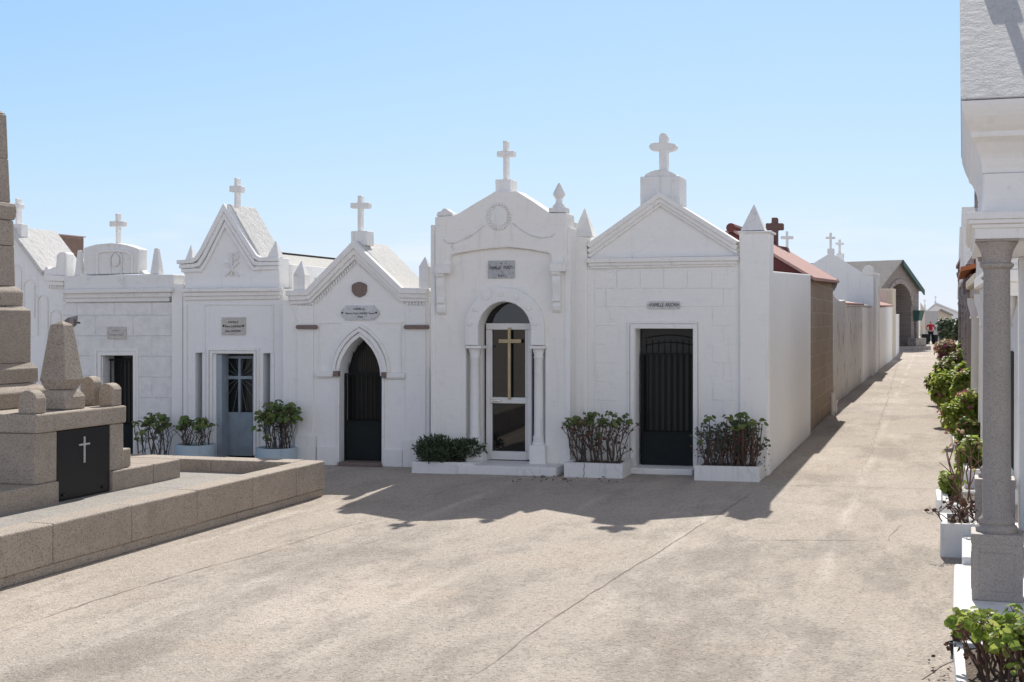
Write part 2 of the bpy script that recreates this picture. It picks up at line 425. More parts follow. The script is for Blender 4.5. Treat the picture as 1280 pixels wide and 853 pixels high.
class MB:
    def __init__(self):
        self.bm = bmesh.new()

    def hexa(self, c):
        v = [self.bm.verts.new(p) for p in c]
        for f in ((0, 3, 2, 1), (4, 5, 6, 7), (0, 1, 5, 4), (1, 2, 6, 5), (2, 3, 7, 6), (3, 0, 4, 7)):
            self.bm.faces.new([v[i] for i in f])
        return self

    def prism(self, front, back):
        f = [self.bm.verts.new(p) for p in front]
        k = [self.bm.verts.new(p) for p in back]
        n = len(f)
        self.bm.faces.new(f)
        self.bm.faces.new(k[::-1])
        for i in range(n):
            j = (i + 1) % n
            self.bm.faces.new((f[j], f[i], k[i], k[j]))
        return self

    # ---- in the row frame
    def sz(self, pts, t0, t1):
        return self.prism([P(s, t0, z) for s, z in pts], [P(s, t1, z) for s, z in pts])

    def px(self, pts, t0, t1):
        return self.sz([unp(x, y, t0) for x, y in pts], t0, t1)

    def pbox(self, x0, y0, x1, y1, t0, t1):
        a = unp(x0, (y0 + y1) / 2, t0)[0]
        c = unp(x1, (y0 + y1) / 2, t0)[0]
        xm = (x0 + x1) / 2
        zt, zb = unp(xm, y0, t0)[1], unp(xm, y1, t0)[1]
        return self.sz([(a, zb), (c, zb), (c, zt), (a, zt)], t0, t1)

    def sbox(self, s0, s1, z0, z1, t0, t1):
        return self.sz([(s0, z0), (s1, z0), (s1, z1), (s0, z1)], t0, t1)

    def band(self, pts, w, t0, t1, closed=False):
        """mitred flat moulding following (s,z) points, w to the right of travel"""
        n = len(pts)
        off = []
        for i in range(n):
            p = Vector(pts[i])
            d0 = d1 = None
            if i > 0 or closed:
                d0 = (p - Vector(pts[i - 1])).normalized()
            if i < n - 1 or closed:
                d1 = (Vector(pts[(i + 1) % n]) - p).normalized()
            d0 = d0 or d1
            d1 = d1 or d0
            n0 = Vector((d0.y, -d0.x)); n1 = Vector((d1.y, -d1.x))
            mm = (n0 + n1)
            mm = mm / max(0.3, mm.dot(n0))
            off.append(p + mm * w)
        ft = [self.bm.verts.new(P(p[0], t0, p[1])) for p in pts]
        fo = [self.bm.verts.new(P(p[0], t0, p[1])) for p in off]
        bt = [self.bm.verts.new(P(p[0], t1, p[1])) for p in pts]
        bo = [self.bm.verts.new(P(p[0], t1, p[1])) for p in off]
        rng = range(n if closed else n - 1)
        for i in rng:
            j = (i + 1) % n
            self.bm.faces.new((ft[i], ft[j], fo[j], fo[i]))
            self.bm.faces.new((bt[j], bt[i], bo[i], bo[j]))
            self.bm.faces.new((ft[j], ft[i], bt[i], bt[j]))
            self.bm.faces.new((fo[i], fo[j], bo[j], bo[i]))
        if not closed:
            for i in (0, n - 1):
                self.bm.faces.new((ft[i], fo[i], bo[i], bt[i]))
        return self

    # ---- in the alley frame
    def ab(self, a0, a1, b0, b1, z0, z1, tz=None):
        ts = 0.0 if tz is None else tz
        return self.hexa([AB(a0, b0, z0), AB(a1, b0, z0), AB(a1, b1, z0), AB(a0, b1, z0),
                          AB(a0 + ts, b0 + ts, z1), AB(a1 - ts, b0 + ts, z1), AB(a1 - ts, b1 - ts, z1), AB(a0 + ts, b1 - ts, z1)])

    def frusta(self, ca, cb, prof):
        """square stack: list of (half width, z)"""
        rings = []
        for w, z in prof:
            if w <= 1e-4:
                rings.append([self.bm.verts.new(AB(ca, cb, z))])
            else:
                rings.append([self.bm.verts.new(AB(ca + i * w, cb + j * w, z)) for i, j in ((-1, -1), (1, -1), (1, 1), (-1, 1))])
        if len(rings[0]) == 4:
            self.bm.faces.new(rings[0])
        for r0, r1 in zip(rings, rings[1:]):
            if len(r1) == 1:
                for i in range(4):
                    self.bm.faces.new((r0[i], r0[(i + 1) % 4], r1[0]))
            else:
                for i in range(4):
                    self.bm.faces.new((r0[i], r0[(i + 1) % 4], r1[(i + 1) % 4], r1[i]))
        if len(rings[-1]) == 4:
            self.bm.faces.new(rings[-1][::-1])
        return self

    def lathe(self, c, prof, n=24, arc=None):
        c = Vector(c)
        rings = []
        for r, z in prof:
            if r < 1e-4:
                rings.append([self.bm.verts.new(c + Z * z)])
            else:
                rings.append([self.bm.verts.new(c + Vector((r * math.cos(2 * math.pi * i / n), r * math.sin(2 * math.pi * i / n), z))) for i in range(n)])
        if len(rings[0]) > 1:
            self.bm.faces.new(rings[0][::-1])
        if len(rings[-1]) > 1:
            self.bm.faces.new(rings[-1])
        for r0, r1 in zip(rings, rings[1:]):
            for i in range(n):
                j = (i + 1) % n
                if len(r0) == 1 and len(r1) == 1:
                    continue
                if len(r1) == 1:
                    self.bm.faces.new((r0[i], r0[j], r1[0]))
                elif len(r0) == 1:
                    self.bm.faces.new((r0[0], r1[j], r1[i]))
                else:
                    self.bm.faces.new((r0[i], r0[j], r1[j], r1[i]))
        return self

    def tube(self, pts, radii, n=6):
        rings = []
        pts = [Vector(p) for p in pts]
        if isinstance(radii, (int, float)):
            radii = [radii] * len(pts)
        for i, p in enumerate(pts):
            d = (pts[min(i + 1, len(pts) - 1)] - pts[max(i - 1, 0)]).normalized()
            a = d.orthogonal().normalized()
            bb = d.cross(a)
            rings.append([self.bm.verts.new(p + (a * math.cos(2 * math.pi * k / n) + bb * math.sin(2 * math.pi * k / n)) * radii[i]) for k in range(n)])
        for r0, r1 in zip(rings, rings[1:]):
            # align
            best = min(range(n), key=lambda o: sum((r0[k].co - r1[(k + o) % n].co).length for k in range(n)))
            r1[:] = r1[best:] + r1[:best]
            for k in range(n):
                self.bm.faces.new((r0[k], r0[(k + 1) % n], r1[(k + 1) % n], r1[k]))
        self.bm.faces.new(rings[0][::-1])
        self.bm.faces.new(rings[-1])
        return self

    def leaf(self, p, nrm, size, r, lobes=7, cup=0.25):
        nrm = Vector(nrm).normalized()
        a = nrm.orthogonal().normalized()
        q = Matrix.Rotation(r.uniform(0, 6.28), 3, nrm)
        a = q @ a
        bb = nrm.cross(a)
        c = self.bm.verts.new(p)
        vs = []
        for k in range(lobes):
            an = 2 * math.pi * k / lobes
            rr = size * r.uniform(0.8, 1.05)
            vs.append(self.bm.verts.new(Vector(p) + (a * math.cos(an) + bb * math.sin(an)) * rr + nrm * size * cup * r.uniform(0.4, 1.4)))
        for k in range(lobes):
            self.bm.faces.new((c, vs[k], vs[(k + 1) % lobes]))
        return self

    def blade(self, p, d, size, r, ratio=0.45):
        """simple pointed leaf"""
        d = Vector(d).normalized()
        sdir = d.cross(Vector((r.uniform(-1, 1), r.uniform(-1, 1), r.uniform(0.2, 1)))).normalized()
        p = Vector(p)
        up = sdir.cross(d) * size * 0.12
        v = [self.bm.verts.new(x) for x in (p, p + d * size * 0.5 + sdir * size * ratio * 0.5 + up, p + d * size, p + d * size * 0.5 - sdir * size * ratio * 0.5 + up)]
        mid = self.bm.verts.new(p + d * size * 0.5)
        for i in range(4):
            self.bm.faces.new((v[i], v[(i + 1) % 4], mid))
        return self

    def build(self, name, mat, parent=None, bevel=0.0, smooth=False, label=None, autosmooth=None):
        me = bpy.data.meshes.new(name)
        bmesh.ops.recalc_face_normals(self.bm, faces=self.bm.faces)
        off = parent_origin(parent)
        if off.length > 0:
            for v in self.bm.verts:
                v.co -= off
        if mat in ('white', 'white_b', 'white_c', 'trim', 'weather', 'roof_white', 'granite', 'peel', 'granite_rough') and len(self.bm.verts) < 120:
            jr = random.Random(len(self.bm.verts) * 131 + len(bpy.data.meshes))
            j = .005 if mat in ('weather', 'roof_white') else .003
            for v in self.bm.verts:
                v.co += Vector((jr.uniform(-j, j), jr.uniform(-j * .3, j * .3), jr.uniform(-j, j) if v.co.z + off.z > .02 else 0))
        self.bm.to_mesh(me)
        self.bm.free()
        me.materials.append(M[mat])
        if smooth:
            for p in me.polygons:
                p.use_smooth = True
        if autosmooth:
            try:
                me.set_sharp_from_angle(angle=R(autosmooth))
            except Exception:
                pass
        o = bpy.data.objects.new(name, me)
        COL.objects.link(o)
        if parent:
            o.parent = parent
        if bevel:
            bv = o.modifiers.new("bevel", 'BEVEL')
            bv.width = bevel
            bv.segments = 2
            bv.limit_method = 'ANGLE'
            bv.angle_limit = R(35)
        if label:
            o["label"] = label
        return o


def parent_origin(p):
    v = Vector((0, 0, 0))
    while p is not None:
        v = v + Vector(p.location)
        p = p.parent
    return v


def thing(name, label, cat, loc, group=None):
    o = bpy.data.objects.new(name, None)
    o.empty_display_size = 0.2
    COL.objects.link(o)
    o.location = loc
    tag(o, label, cat, group)
    return o


def tag(o, label=None, cat=None, group=None, kind=None):
    if label: o["label"] = label
    if cat: o["category"] = cat
    if group: o["group"] = group
    if kind: o["kind"] = kind
    return o


def text_on(plaque, lines, t, mat='letter'):
    """raised lettering: lines of (text, px centre x, px centre y, px height, px max width)"""
    for body, cx, cy, hpx, wpx in lines:
        cu = bpy.data.curves.new("lettering", 'FONT')
        cu.body = body
        cu.align_x = 'CENTER'
        cu.align_y = 'CENTER'
        cu.extrude = 0.002
        s0, z0 = unp(cx, cy, t)
        s1, z1 = unp(cx, cy - hpx, t)
        cu.size = (z1 - z0) * 1.35
        o = bpy.data.objects.new("lettering", cu)
        COL.objects.link(o)
        bpy.context.view_layer.update()
        wid = max(o.dimensions.x, 1e-4)
        sa, _ = unp(cx - wpx / 2, cy, t)
        sb, _ = unp(cx + wpx / 2, cy, t)
        k = (sb - sa) / wid
        me = bpy.data.meshes.new_from_object(o)
        bpy.data.objects.remove(o)
        off = parent_origin(plaque)
        for v in me.vertices:
            s = s0 + v.co.x * k
            z = z0 + v.co.y
            v.co = P(s, t - v.co.z - 0.0015, z) - off
        me.materials.clear()
        me.materials.append(M[mat])
        lo = bpy.data.objects.new("lettering", me)
        COL.objects.link(lo)
        lo.parent = plaque


def arc_pts(cx, cy, rx, ry, a0, a1, n):
    return [(cx + rx * math.cos(R(a0 + (a1 - a0) * i / n)), cy - ry * math.sin(R(a0 + (a1 - a0) * i / n))) for i in range(n + 1)]


def latin_cross(parent, t, xc, y0, y1, w, ax0, ax1, ay0, ay1, depth, mat='trim', bevel=0.012, name="cross"):
    mb = MB()
    sh = max(0, 1160 - xc) * depth * .9563 / (17.0 + t)
    w -= sh * .8
    xc -= sh * .5
    ax1 -= sh
    pts = [(xc - w / 2, y1), (xc + w / 2, y1), (xc + w / 2, ay1), (ax1, ay1), (ax1, ay0), (xc + w / 2, ay0),
           (xc + w / 2, y0), (xc - w / 2, y0), (xc - w / 2, ay0), (ax0, ay0), (ax0, ay1), (xc - w / 2, ay1)]
    mb.px(pts, t, t + depth)
    return mb.build(name, mat, parent, bevel)


def pyramid(parent, t, x0, x1, ybase, yapex, depth=None, ybox=None, mat='weather', name="finial", topfrac=0.02):
    """square pyramid finial on an optional box"""
    x1 = x0 + (x1 - x0) / (1 + max(0, 1160 - x0) * .00056)
    s0, zb = unp(x0, ybase, t)
    s1, _ = unp(x1, ybase, t)
    xm = (x0 + x1) / 2
    za = unp(xm, yapex, t + (s1 - s0) / 2)[1]
    w = s1 - s0
    d = depth or w
    mb = MB()
    zc = zb
    if ybox is not None:
        zc = unp(xm, ybox, t)[1]
        mb.sbox(s0, s1, zb, zc, t, t + d)
        s0 -= 0.004; s1 += 0.004
        zc -= 0.001
    base = [P(s0, t - 0.002, zc), P(s1, t - 0.002, zc), P(s1, t + d, zc), P(s0, t + d, zc)]
    sm, tm = (s0 + s1) / 2, t + d / 2
    e = w * topfrac
    top = [P(sm - e, tm - e, za), P(sm + e, tm - e, za), P(sm + e, tm + e, za), P(sm - e, tm + e, za)]
    mb.hexa(base + top)
    return mb.build(name, mat, parent, 0.01)


def dark_gate(parent, x0, x1, ytop, yframe, ymid, ybot, t, nb, name="gate", arch=None):
    """iron gate: lower sheet panel, bars and frame, dark glass behind"""
    g = MB()
    g.pbox(x0, yframe, x1, yframe + 2.2, t, t + 0.03)
    g.pbox(x0, ymid, x1, ymid + 2.2, t, t + 0.03)
    g.pbox(x0, yframe + 2.2, x0 + 2.6, ybot, t, t + 0.03)
    g.pbox(x1 - 2.6, yframe + 2.2, x1, ybot, t, t + 0.03)
    go = g.build(name, 'iron', parent)
    p = MB(); p.pbox(x0 + 2.6, ymid + 2.2, x1 - 2.6, ybot, t + 0.008, t + 0.022)
    p.build("panel", 'iron_panel', go)
    for i in range(nb):
        x = x0 + 2.6 + (x1 - x0 - 5.2) * (i + 0.5) / nb
        bb = MB()
        a, bq = unp(x, yframe + 2, t + 0.015), unp(x, ymid + 1, t + 0.015)
        bb.tube([P(a[0], t + 0.015, a[1]), P(bq[0], t + 0.015, bq[1])], 0.008, 6)
        bb.build("bar", 'iron', go)
    return go


ROWG = "white tombs along the row"
# ================================================================== TOMB: wide pediment (right end of row)
def z_at(px, py, t):
    return unp(px, py, t)[1]


def sx(px, t, py=450):
    return unp(px, py, t)[0]


tomb5 = thing("tomb", "white tomb at the alley corner with a plain triangular pediment, trefoil-ended cross and barred door", "tomb", P(-1, 0, 0), ROWG)
T5 = tomb5
L5 = 5.9
# front wall with door notch
zt5 = z_at(830, 322, 0)
s_l, s_r = sx(711, 0), sx(962, 0, 340)
dl, dr = sx(794.7, 0), sx(868.3, 0)
zd = z_at(830, 411, 0)
mb = MB()
mb.sz([(s_l, 0), (dl, 0), (dl, zd), (dr, zd), (dr, 0), (s_r, 0), (s_r, zt5), (s_l, zt5)], 0, 0.28)
mb.build("wall", 'white', T5, 0.012)
# body behind
mb = MB()
zs = 2.40
mb.hexa([P(s_l, .28, 0), P(s_r - .01, .28, 0), P(s_r - .01, L5, 0), P(s_l, L5, 0),
         P(s_l, .28, zs), P(s_r - .01, .28, zs), P(s_r - .01, L5, zs + .14), P(s_l, L5, zs + .14)])
mb.build("side_wall", 'white', T5, 0.012)
# pilasters with pyramids
for x0, x1, yt, ya in ((711.5, 734, 296, 261.5), (924, 962, 291, 256)):
    mb = MB(); mb.px([(x0, 596), (x1 - (3 if x1 > 900 else 0), 596), (x1, yt), (x0, yt)], -0.035, 0.30 if x1 < 900 else 0.42)
    mb.build("pilaster", 'white', T5, 0.014)
mb = MB(); mb.pbox(922, 288.6, 964.5, 291.2, -0.06, 0.44); mb.build("cap", 'trim', T5, 0.008)
pyramid(T5, -0.03, 715, 747.5, 296, 261, mat='weather')
pyramid(T5, -0.03, 926, 960, 288.6, 256, mat='weather')
# tympanum and raking mouldings
mb = MB(); mb.px([(735, 323), (923, 320), (923, 312), (826, 246), (735, 315)], 0.02, 0.3)
mb.build("tympanum", 'white', T5)
for w, tt, sh in ((0.055, -0.07, 0), (0.05, -0.045, 5.0), (0.04, -0.02, 9.5)):
    mb = MB()
    pts = [unp(x, y, 0) for x, y in ((734.5, 306 + sh * 1.35), (825.5, 241 + sh * 1.25), (922.5, 301.5 + sh * 1.35))]
    mb.band(pts, w, tt, 0.32 - sh * 0.002)
    mb.build("raking_moulding", 'trim', T5, 0.006)
mb = MB()
mb.px([(733, 323), (922.5, 320), (922.5, 326), (733, 329)], -0.085, 0.02)
mb.px([(735.5, 328.6), (920.5, 325.7), (920.5, 330), (735.5, 333)], -0.055, 0.02)
mb.px([(738, 332.6), (918.5, 329.7), (918.5, 333), (738, 336)], -0.03, 0.02)
mb.build("cornice", 'trim', T5, 0.006)
# scored blocks (slightly proud)
mb = MB()
g = 0.45
xs = [743, 771, 800, 829.3, 859, 889.5, 919]
for a, c in zip(xs, xs[1:]):
    mb.pbox(a + g, 338, c - g, 361 - g, -0.008, 0.0)
mb.pbox(743 + g, 361 + g, 757.5 - g, 384 - g, -0.008, 0); mb.pbox(904 + g, 361 + g, 919 - g, 384 - g, -0.008, 0)
mb.pbox(757.5 + g, 361 + g, 904 - g, 384 - g, -0.008, 0)
ys = [384.5, 407.5, 431, 454, 477.5, 501, 524, 547]
for i, (a, c) in enumerate(zip(ys, ys[1:])):
    long = i % 2 == 0
    mb.pbox(743 + g, a + g, (772 if long else 757.5) - g, c - g, -0.008, 0)
    mb.pbox((890 if long else 904) + g, a + g, 919 - g, c - g, -0.008, 0)
mb.build("quoins", 'white', T5, 0.004)
# door surround
mb = MB()
so = [unp(x, y, 0) for x, y in ((784.5, 594), (784.5, 401.5), (876, 401.5), (876, 594))]
si = [unp(x, y, 0) for x, y in ((788.5, 594), (788.5, 405.5), (872.3, 405.5), (872.3, 594))]
mb.band(so, 0.026, -0.018, 0.0)
mb.band(si, 0.052, -0.034, 0.0)
mb.build("door_surround", 'trim', T5, 0.005)
# doorway
mb = MB(); mb.sbox(dl, dr, 0, zd, 0.262, 0.279); mb.build("pane", 'glass_dim', T5)
dark_gate(T5, 802, 867.6, 411, 442, 540, 586, 0.16, 8)
mb = MB()
for y in (423, 432):
    mb.tube([P(*(lambda q: (q[0], .245, q[1]))(unp(x, y - 4 * math.sin((x - 806) / 62 * math.pi), .245))) for x in range(806, 868, 10)], 0.006, 5)
for i in range(8):
    x = 808 + i * 7.6
    a, c = unp(x, 425, .245), unp(x, 575, .245)
    mb.tube([P(a[0], .245, a[1]), P(c[0], .245, c[1])], 0.005, 5)
mb.build("grille", 'iron', T5)
# plaque
pq = MB()
pts = arc_pts(813, 381.5, 4, 4.6, 90, 270, 8) + arc_pts(847, 381.5, 4, 4.6, -90, 90, 8)
pq.px(pts, -0.03, 0.0)
po = pq.build("plaque", 'plaque_l', T5, 0.003)
text_on(po, [("\u2022FAMILLE ARIONI\u2022", 830, 381.5, 5.2, 37)], -0.03)
# step
mb = MB(); q0, q1 = sx(789, -0.02), sx(869, -0.02)
mb.sbox(q0, q1, 0, 0.075, -0.22, 0.26); mb.build("step", 'trim', T5, 0.012)
# roof
mb = MB()
ra = unp(825.5, 247, 0.3); rl = unp(736, 312, .3); rr = unp(921, 308, .3)
mb.prism([P(rl[0], .3, rl[1]), P(ra[0], .3, ra[1]), P(rr[0], .3, rr[1]), P(rr[0], .3, zs), P(rl[0], .3, zs)],
         [P(rl[0], 3.2, rl[1]), P(ra[0], 3.2, ra[1]), P(rr[0], 3.2, rr[1]), P(rr[0], 3.2, zs), P(rl[0], 3.2, zs)])
mb.build("roof", 'roof_white', T5, 0.01)
# cross pedestal, mound, trefoil cross
mb = MB(); mb.pbox(800, 220.5, 850.5, 262, 0.08, 0.5); mb.build("cross_pedestal", 'weather', T5, 0.012)
mb = MB()
pts = [(805, 220.5), (808, 217.5), (815, 214.5), (822, 212.5), (835, 212.5), (843, 214.5), (850, 217.5), (853.5, 220.5)]
mb.px([(x - (x - 806) * .12, y) for x, y in pts], 0.1, 0.46); mb.build("mound", 'weather', T5, 0.01)
mb = MB()
pts = [(823.5, 214), (834.5, 214), (834, 189.5), (839, 189), (844, 187.5), (846.3, 183.5), (844, 180), (839, 178.3), (834, 178.5),
       (834.3, 171), (832.5, 167.5), (828.8, 166), (825, 167.5), (823.3, 171), (823.6, 178.5), (818, 178.3), (813, 180), (810.6, 183.5), (813, 187.5), (818, 189), (823.6, 189.5)]
mb.px(pts, 0.2, 0.32); mb.build("cross", 'weather', T5, 0.012)

# ================================================================== TOMB: round arch with glazed door
T = -0.33
T4 = thing("tomb", "white tomb with a curved gable, round-arched glass door and brass cross between two colonnettes", "tomb", P(-3, T, 0), ROWG)
s_l, s_r = sx(538, T), sx(712.5, T, 300)
jl, jr = sx(597.5, T), sx(663, T)
arcd = [unp(x, y, T) for x, y in arc_pts(630.2, 412, 32.7, 34.5, 180, 0, 20)]
mb = MB()
low = [(s_l, 0), (jl, 0)] + arcd + [(jr, 0), (s_r, 0)]
topc = [unp(x, y, T) for x, y in ((712.5, 318), (685, 316.5), (660, 312), (636, 309.5), (610, 311), (585, 315), (563.5, 318), (538, 318))]
zn = z_at(590, 432.5, T)
nl_, nr_ = sx(582, T), sx(681.5, T)
mb.sz([(s_l, 0), (nl_, 0), (nl_, zn), (jl, zn)] + arcd + [(jr, zn), (nr_, zn), (nr_, 0), (s_r, 0)] + topc, T, T + 0.16)
mb.sz(low + topc, T + 0.16, T + 0.32)
mb.build("wall", 'white_c', T4, 0.01)
# upper gable, proud of the recessed field
mb = MB()
Tg = T - 0.06
out = [(543.5, 342), (543.5, 271), (566, 269.7), (572, 267), (596, 252.5), (619, 239), (645, 239), (666, 252), (687, 266.5), (708, 266), (708, 338), (688, 338), (688, 318),
       (685, 316.5), (660, 312), (636, 309.5), (610, 311), (585, 315), (563.5, 318.5), (562, 342)]
mb.px(out, Tg, T + 0.33)
mb.build("gable", 'white_c', T4, 0.014)
mb = MB(); mb.px([(538, 593), (543.5, 593), (543.5, 281), (538, 281)], T - 0.02, T + 0.5); mb.build("pilaster", 'white', T4, 0.01)
mb = MB(); mb.px([(706, 593), (712.5, 593), (712.5, 284), (706, 284)], T - 0.01, T + 0.5); mb.build("pilaster", 'white', T4, 0.01)
# caps + urn
mb = MB(); mb.px([(545, 270.5), (547, 265), (551, 264), (553, 260.5), (558, 260.5), (561, 264), (565, 266), (566.5, 270)], T - 0.05, T + 0.12); mb.build("cap", 'weather', T4, 0.012)
s0, zb = unp(697.8, 266, T)
ppm = F / (O.y + T + 0.9)
def pz(y): return z_at(697.8, y, T + 0.03)
mb = MB()
c0 = P(s0, T + 0.04, 0)
mb.sz([(s0 - .105, zb), (s0 + .105, zb), (s0 + .10, pz(260)), (s0 - .10, pz(260))], T - 0.05, T + 0.15)
mb.build("cap", 'weather', T4, 0.01)
mb = MB()
mb.lathe(c0, [(0.085, pz(260.2)), (0.075, pz(257)), (0.05, pz(255)), (0.04, pz(252)), (0.04, pz(249)), (0.062, pz(246)), (0.075, pz(243.5)), (0.07, pz(241.5)), (0.045, pz(236)), (0.02, pz(231)), (0.004, pz(228.5)), (0, pz(228.3))], 20)
mb.build("urn_finial", 'weather', T4, smooth=True, autosmooth=50)
# corbels
for x0, x1, y0 in ((543, 562, 331.5), (687, 706, 329)):
    mb = MB(); mb.pbox(x0, y0, x1, y0 + 10.5, T - 0.13, T - 0.055); co = mb.build("corbel", 'trim', T4, 0.008)
    xa, xb = x0 + 5, x1 - 4
    sa, sb = sx(xa, T), sx(xb, T)
    zt, zb2 = z_at(xa, y0 + 10.5, T), z_at(xa, y0 + 62, T)
    h = zt - zb2
    prof = [(0.12, 1.0), (0.115, .93), (0.09, .88), (0.10, .8), (0.095, .7), (0.07, .55), (0.06, .42), (0.075, .38), (0.075, .28), (0.05, .24), (0.06, .16), (0.05, .06), (0.02, 0.0)]
    pts = [(T - p, zb2 + h * q) for p, q in prof]
    mb = MB()
    mb.prism([P(sa, T, zt)] + [P(sa, tt, z) for tt, z in pts] + [P(sa, T, zb2)], [P(sb, T, zt)] + [P(sb, tt, z) for tt, z in pts] + [P(sb, T, zb2)])
    mb.build("bracket", 'trim', co, 0.006)
# medallion with wreath and garlands
mb = MB()
c = unp(624, 271, Tg)
def disc(mb, c, r, t0, t1, n=24, ky=1.0):
    mb.sz([(c[0] + r * math.cos(2 * math.pi * i / n), c[1] + ky * r * math.sin(2 * math.pi * i / n)) for i in range(n)], t0, t1)
disc(mb, c, 0.105, Tg - 0.012, Tg, ky=1.1)
mb.build("medallion", 'trim', T4, 0.006)
mb = MB()
for i in range(26):
    an = 2 * math.pi * i / 26
    pc = P(c[0] + 0.137 * math.cos(an), Tg - 0.006, c[1] + 0.15 * math.sin(an))
    mb.lathe(pc - Z * 0.018, [(0, 0), (0.014, 0.006), (0.018, 0.018), (0.014, 0.03), (0, 0.036)], 8)
mb.build("wreath", 'trim', T4, smooth=True)
for gl in (((554, 300), (560, 304), (570, 303.5), (582, 299), (595, 291), (606, 282)), ((641, 279.5), (652, 287), (664, 294), (676, 297), (688, 296.5), (694, 292))):
    mb = MB(); mb.tube([P(*(lambda q: (q[0], Tg - 0.002, q[1]))(unp(x, y, Tg))) for x, y in gl], [0.006, .009, .012, .012, .009, .006], 6)
    mb.build("garland", 'weather', T4, smooth=True)
# arch surround
ao = [(580.5, 432)] + arc_pts(630, 410, 49.5, 50.5, 180, 0, 26) + [(679.5, 432)]
ai = [(663, 432)] + arc_pts(630.2, 412, 33, 34.8, 0, 180, 22) + [(597.3, 432)]
mb = MB(); mb.px(ao + ai, T - 0.07, T + 0.01); arch = mb.build("arch", 'trim', T4, 0.01)
for bx_, by_ in ((587.5, 405), (594.5, 387), (608.3, 373), (626.6, 368.3), (645.5, 371.6), (661.3, 385.3), (669.5, 405)):
    mb = MB(); c = unp(bx_, by_, T - 0.07)
    mb.sz([(c[0] + 0.028 * math.cos(k * .5236), c[1] + 0.028 * math.sin(k * .5236)) for k in range(12)], T - 0.088, T - 0.068)
    mb.build("boss", 'trim', arch, 0.008)
# colonnettes
for xc, side in ((592.5, -1), (672.5, 1)):
    s0, _ = unp(xc, 500, T)
    def zc(y): return z_at(xc, y, T)
    mb = MB()
    r = 0.058
    mb.lathe(P(s0, T + 0.04, 0), [(r * 1.35, zc(557)), (r * 1.4, zc(554)), (r * 1.15, zc(551)), (r * 1.25, zc(547)), (r, zc(544)), (r * .98, zc(500)), (r * .9, zc(449)), (r * 1.1, zc(447)), (r * .95, zc(445)), (r * 1.25, zc(438)), (r * 1.35, zc(436))], 20)
    colm = mb.build("column", 'trim', T4, smooth=True, autosmooth=40)
    mb = MB(); mb.pbox(xc - 10.5, 432.6, xc + 8.8, 436.2, T - 0.075, T + 0.15); mb.build("capital", 'trim', colm, 0.006)
    mb = MB(); mb.pbox(xc - 11, 557, xc + 9, 581, T - 0.09, T + 0.155); mb.build("pedestal", 'trim', colm, 0.01)
# door
td = T + 0.22
def fr(mb, x0, y0, x1, y1, d=0.05): mb.pbox(x0, y0, x1, y1, td, td + d)
mb = MB(); mb.sz([(jl, 0.1)] + arcd + [(jr, 0.1)], T + 0.268, T + 0.30); mb.build("pane", 'glass', T4)
mb = MB()
fr(mb, 607.5, 404.3, 664, 412.3); fr(mb, 607.5, 412.5, 612.6, 575); fr(mb, 658.8, 412.5, 664.5, 575)
fr(mb, 612.8, 497, 658.6, 504.5); fr(mb, 612.8, 564.5, 658.6, 575)
door = mb.build("door", 'alu', T4, 0.004)
mb = MB()
mb.pbox(613, 412.6, 615, 496.8, td + 0.01, td + 0.045); mb.pbox(656.6, 412.6, 658.4, 496.8, td + .01, td + .045)
mb.pbox(613, 504.8, 615, 564.2, td + 0.01, td + 0.045); mb.pbox(656.6, 504.8, 658.4, 564.2, td + .01, td + .045)
mb.build("glazing_bead", 'alu', door)
latin_cross(door, td - 0.035, 636.8, 410, 499.5, 4.2, 623, 652, 424.3, 429, 0.03, 'gold', 0.004)
mb = MB(); mb.pbox(613.2, 499, 616, 503, td - 0.012, td - 0.002); mb.pbox(616.5, 499.5, 626, 502, td - 0.045, td - 0.03); mb.pbox(616.5, 499.5, 618, 502, td - .03, td - .001)
mb.build("handle", 'chrome', door, 0.002)
# plaque
mb = MB(); mb.pbox(610, 326, 643, 348, T - 0.02, T); po = mb.build("plaque", 'plaque_g', T4, 0.003)
text_on(po, [("+", 626.5, 329.5, 3.5, 2.6), ("FAMILLE", 619, 335.2, 4.2, 14), ("FORTI", 635, 334.6, 4.2, 10.5), ("R.I.P.", 627, 345, 3, 8)], T - 0.02)
# step
mb = MB(); mb.sbox(sx(586, T), sx(706, T), 0, 0.115, T - 0.42, T + 0.22); mb.build("step", 'weather', T4, 0.015)
# body, roof, cross
mb = MB(); mb.sbox(s_l + .02, s_r - .02, 0, z_at(620, 318, T), T + 0.32, T + 4.0); mb.build("side_wall", 'white', T4, 0.01)
mb = MB()
tr = T + 0.33
pts = [unp(x, y, tr) for x, y in ((566, 271), (631, 236), (690, 268), (706, 274), (706, 300), (545, 300), (545, 275))]
mb.sz(pts, tr, T + 1.0); mb.build("roof", 'roof_white', T4, 0.01)
mb = MB(); mb.pbox(619, 224, 639, 240, T + 0.1, T + 0.36); mb.build("cross_pedestal", 'trim', T4, 0.01)
latin_cross(T4, T + 0.17, 632.7, 175.8, 224.2, 8.2, 620.5, 645.5, 188.5, 196, 0.11)

# ================================================================== TOMB: pointed arch
T = -0.12
T3 = thing("tomb", "white tomb with a pointed-arch iron door, steep dentilled gable and brown shield emblem", "tomb", P(-5, T, 0), ROWG)
s_l, s_r = sx(353, T), sx(537, T, 350)
apx = [(423.8, 471)]
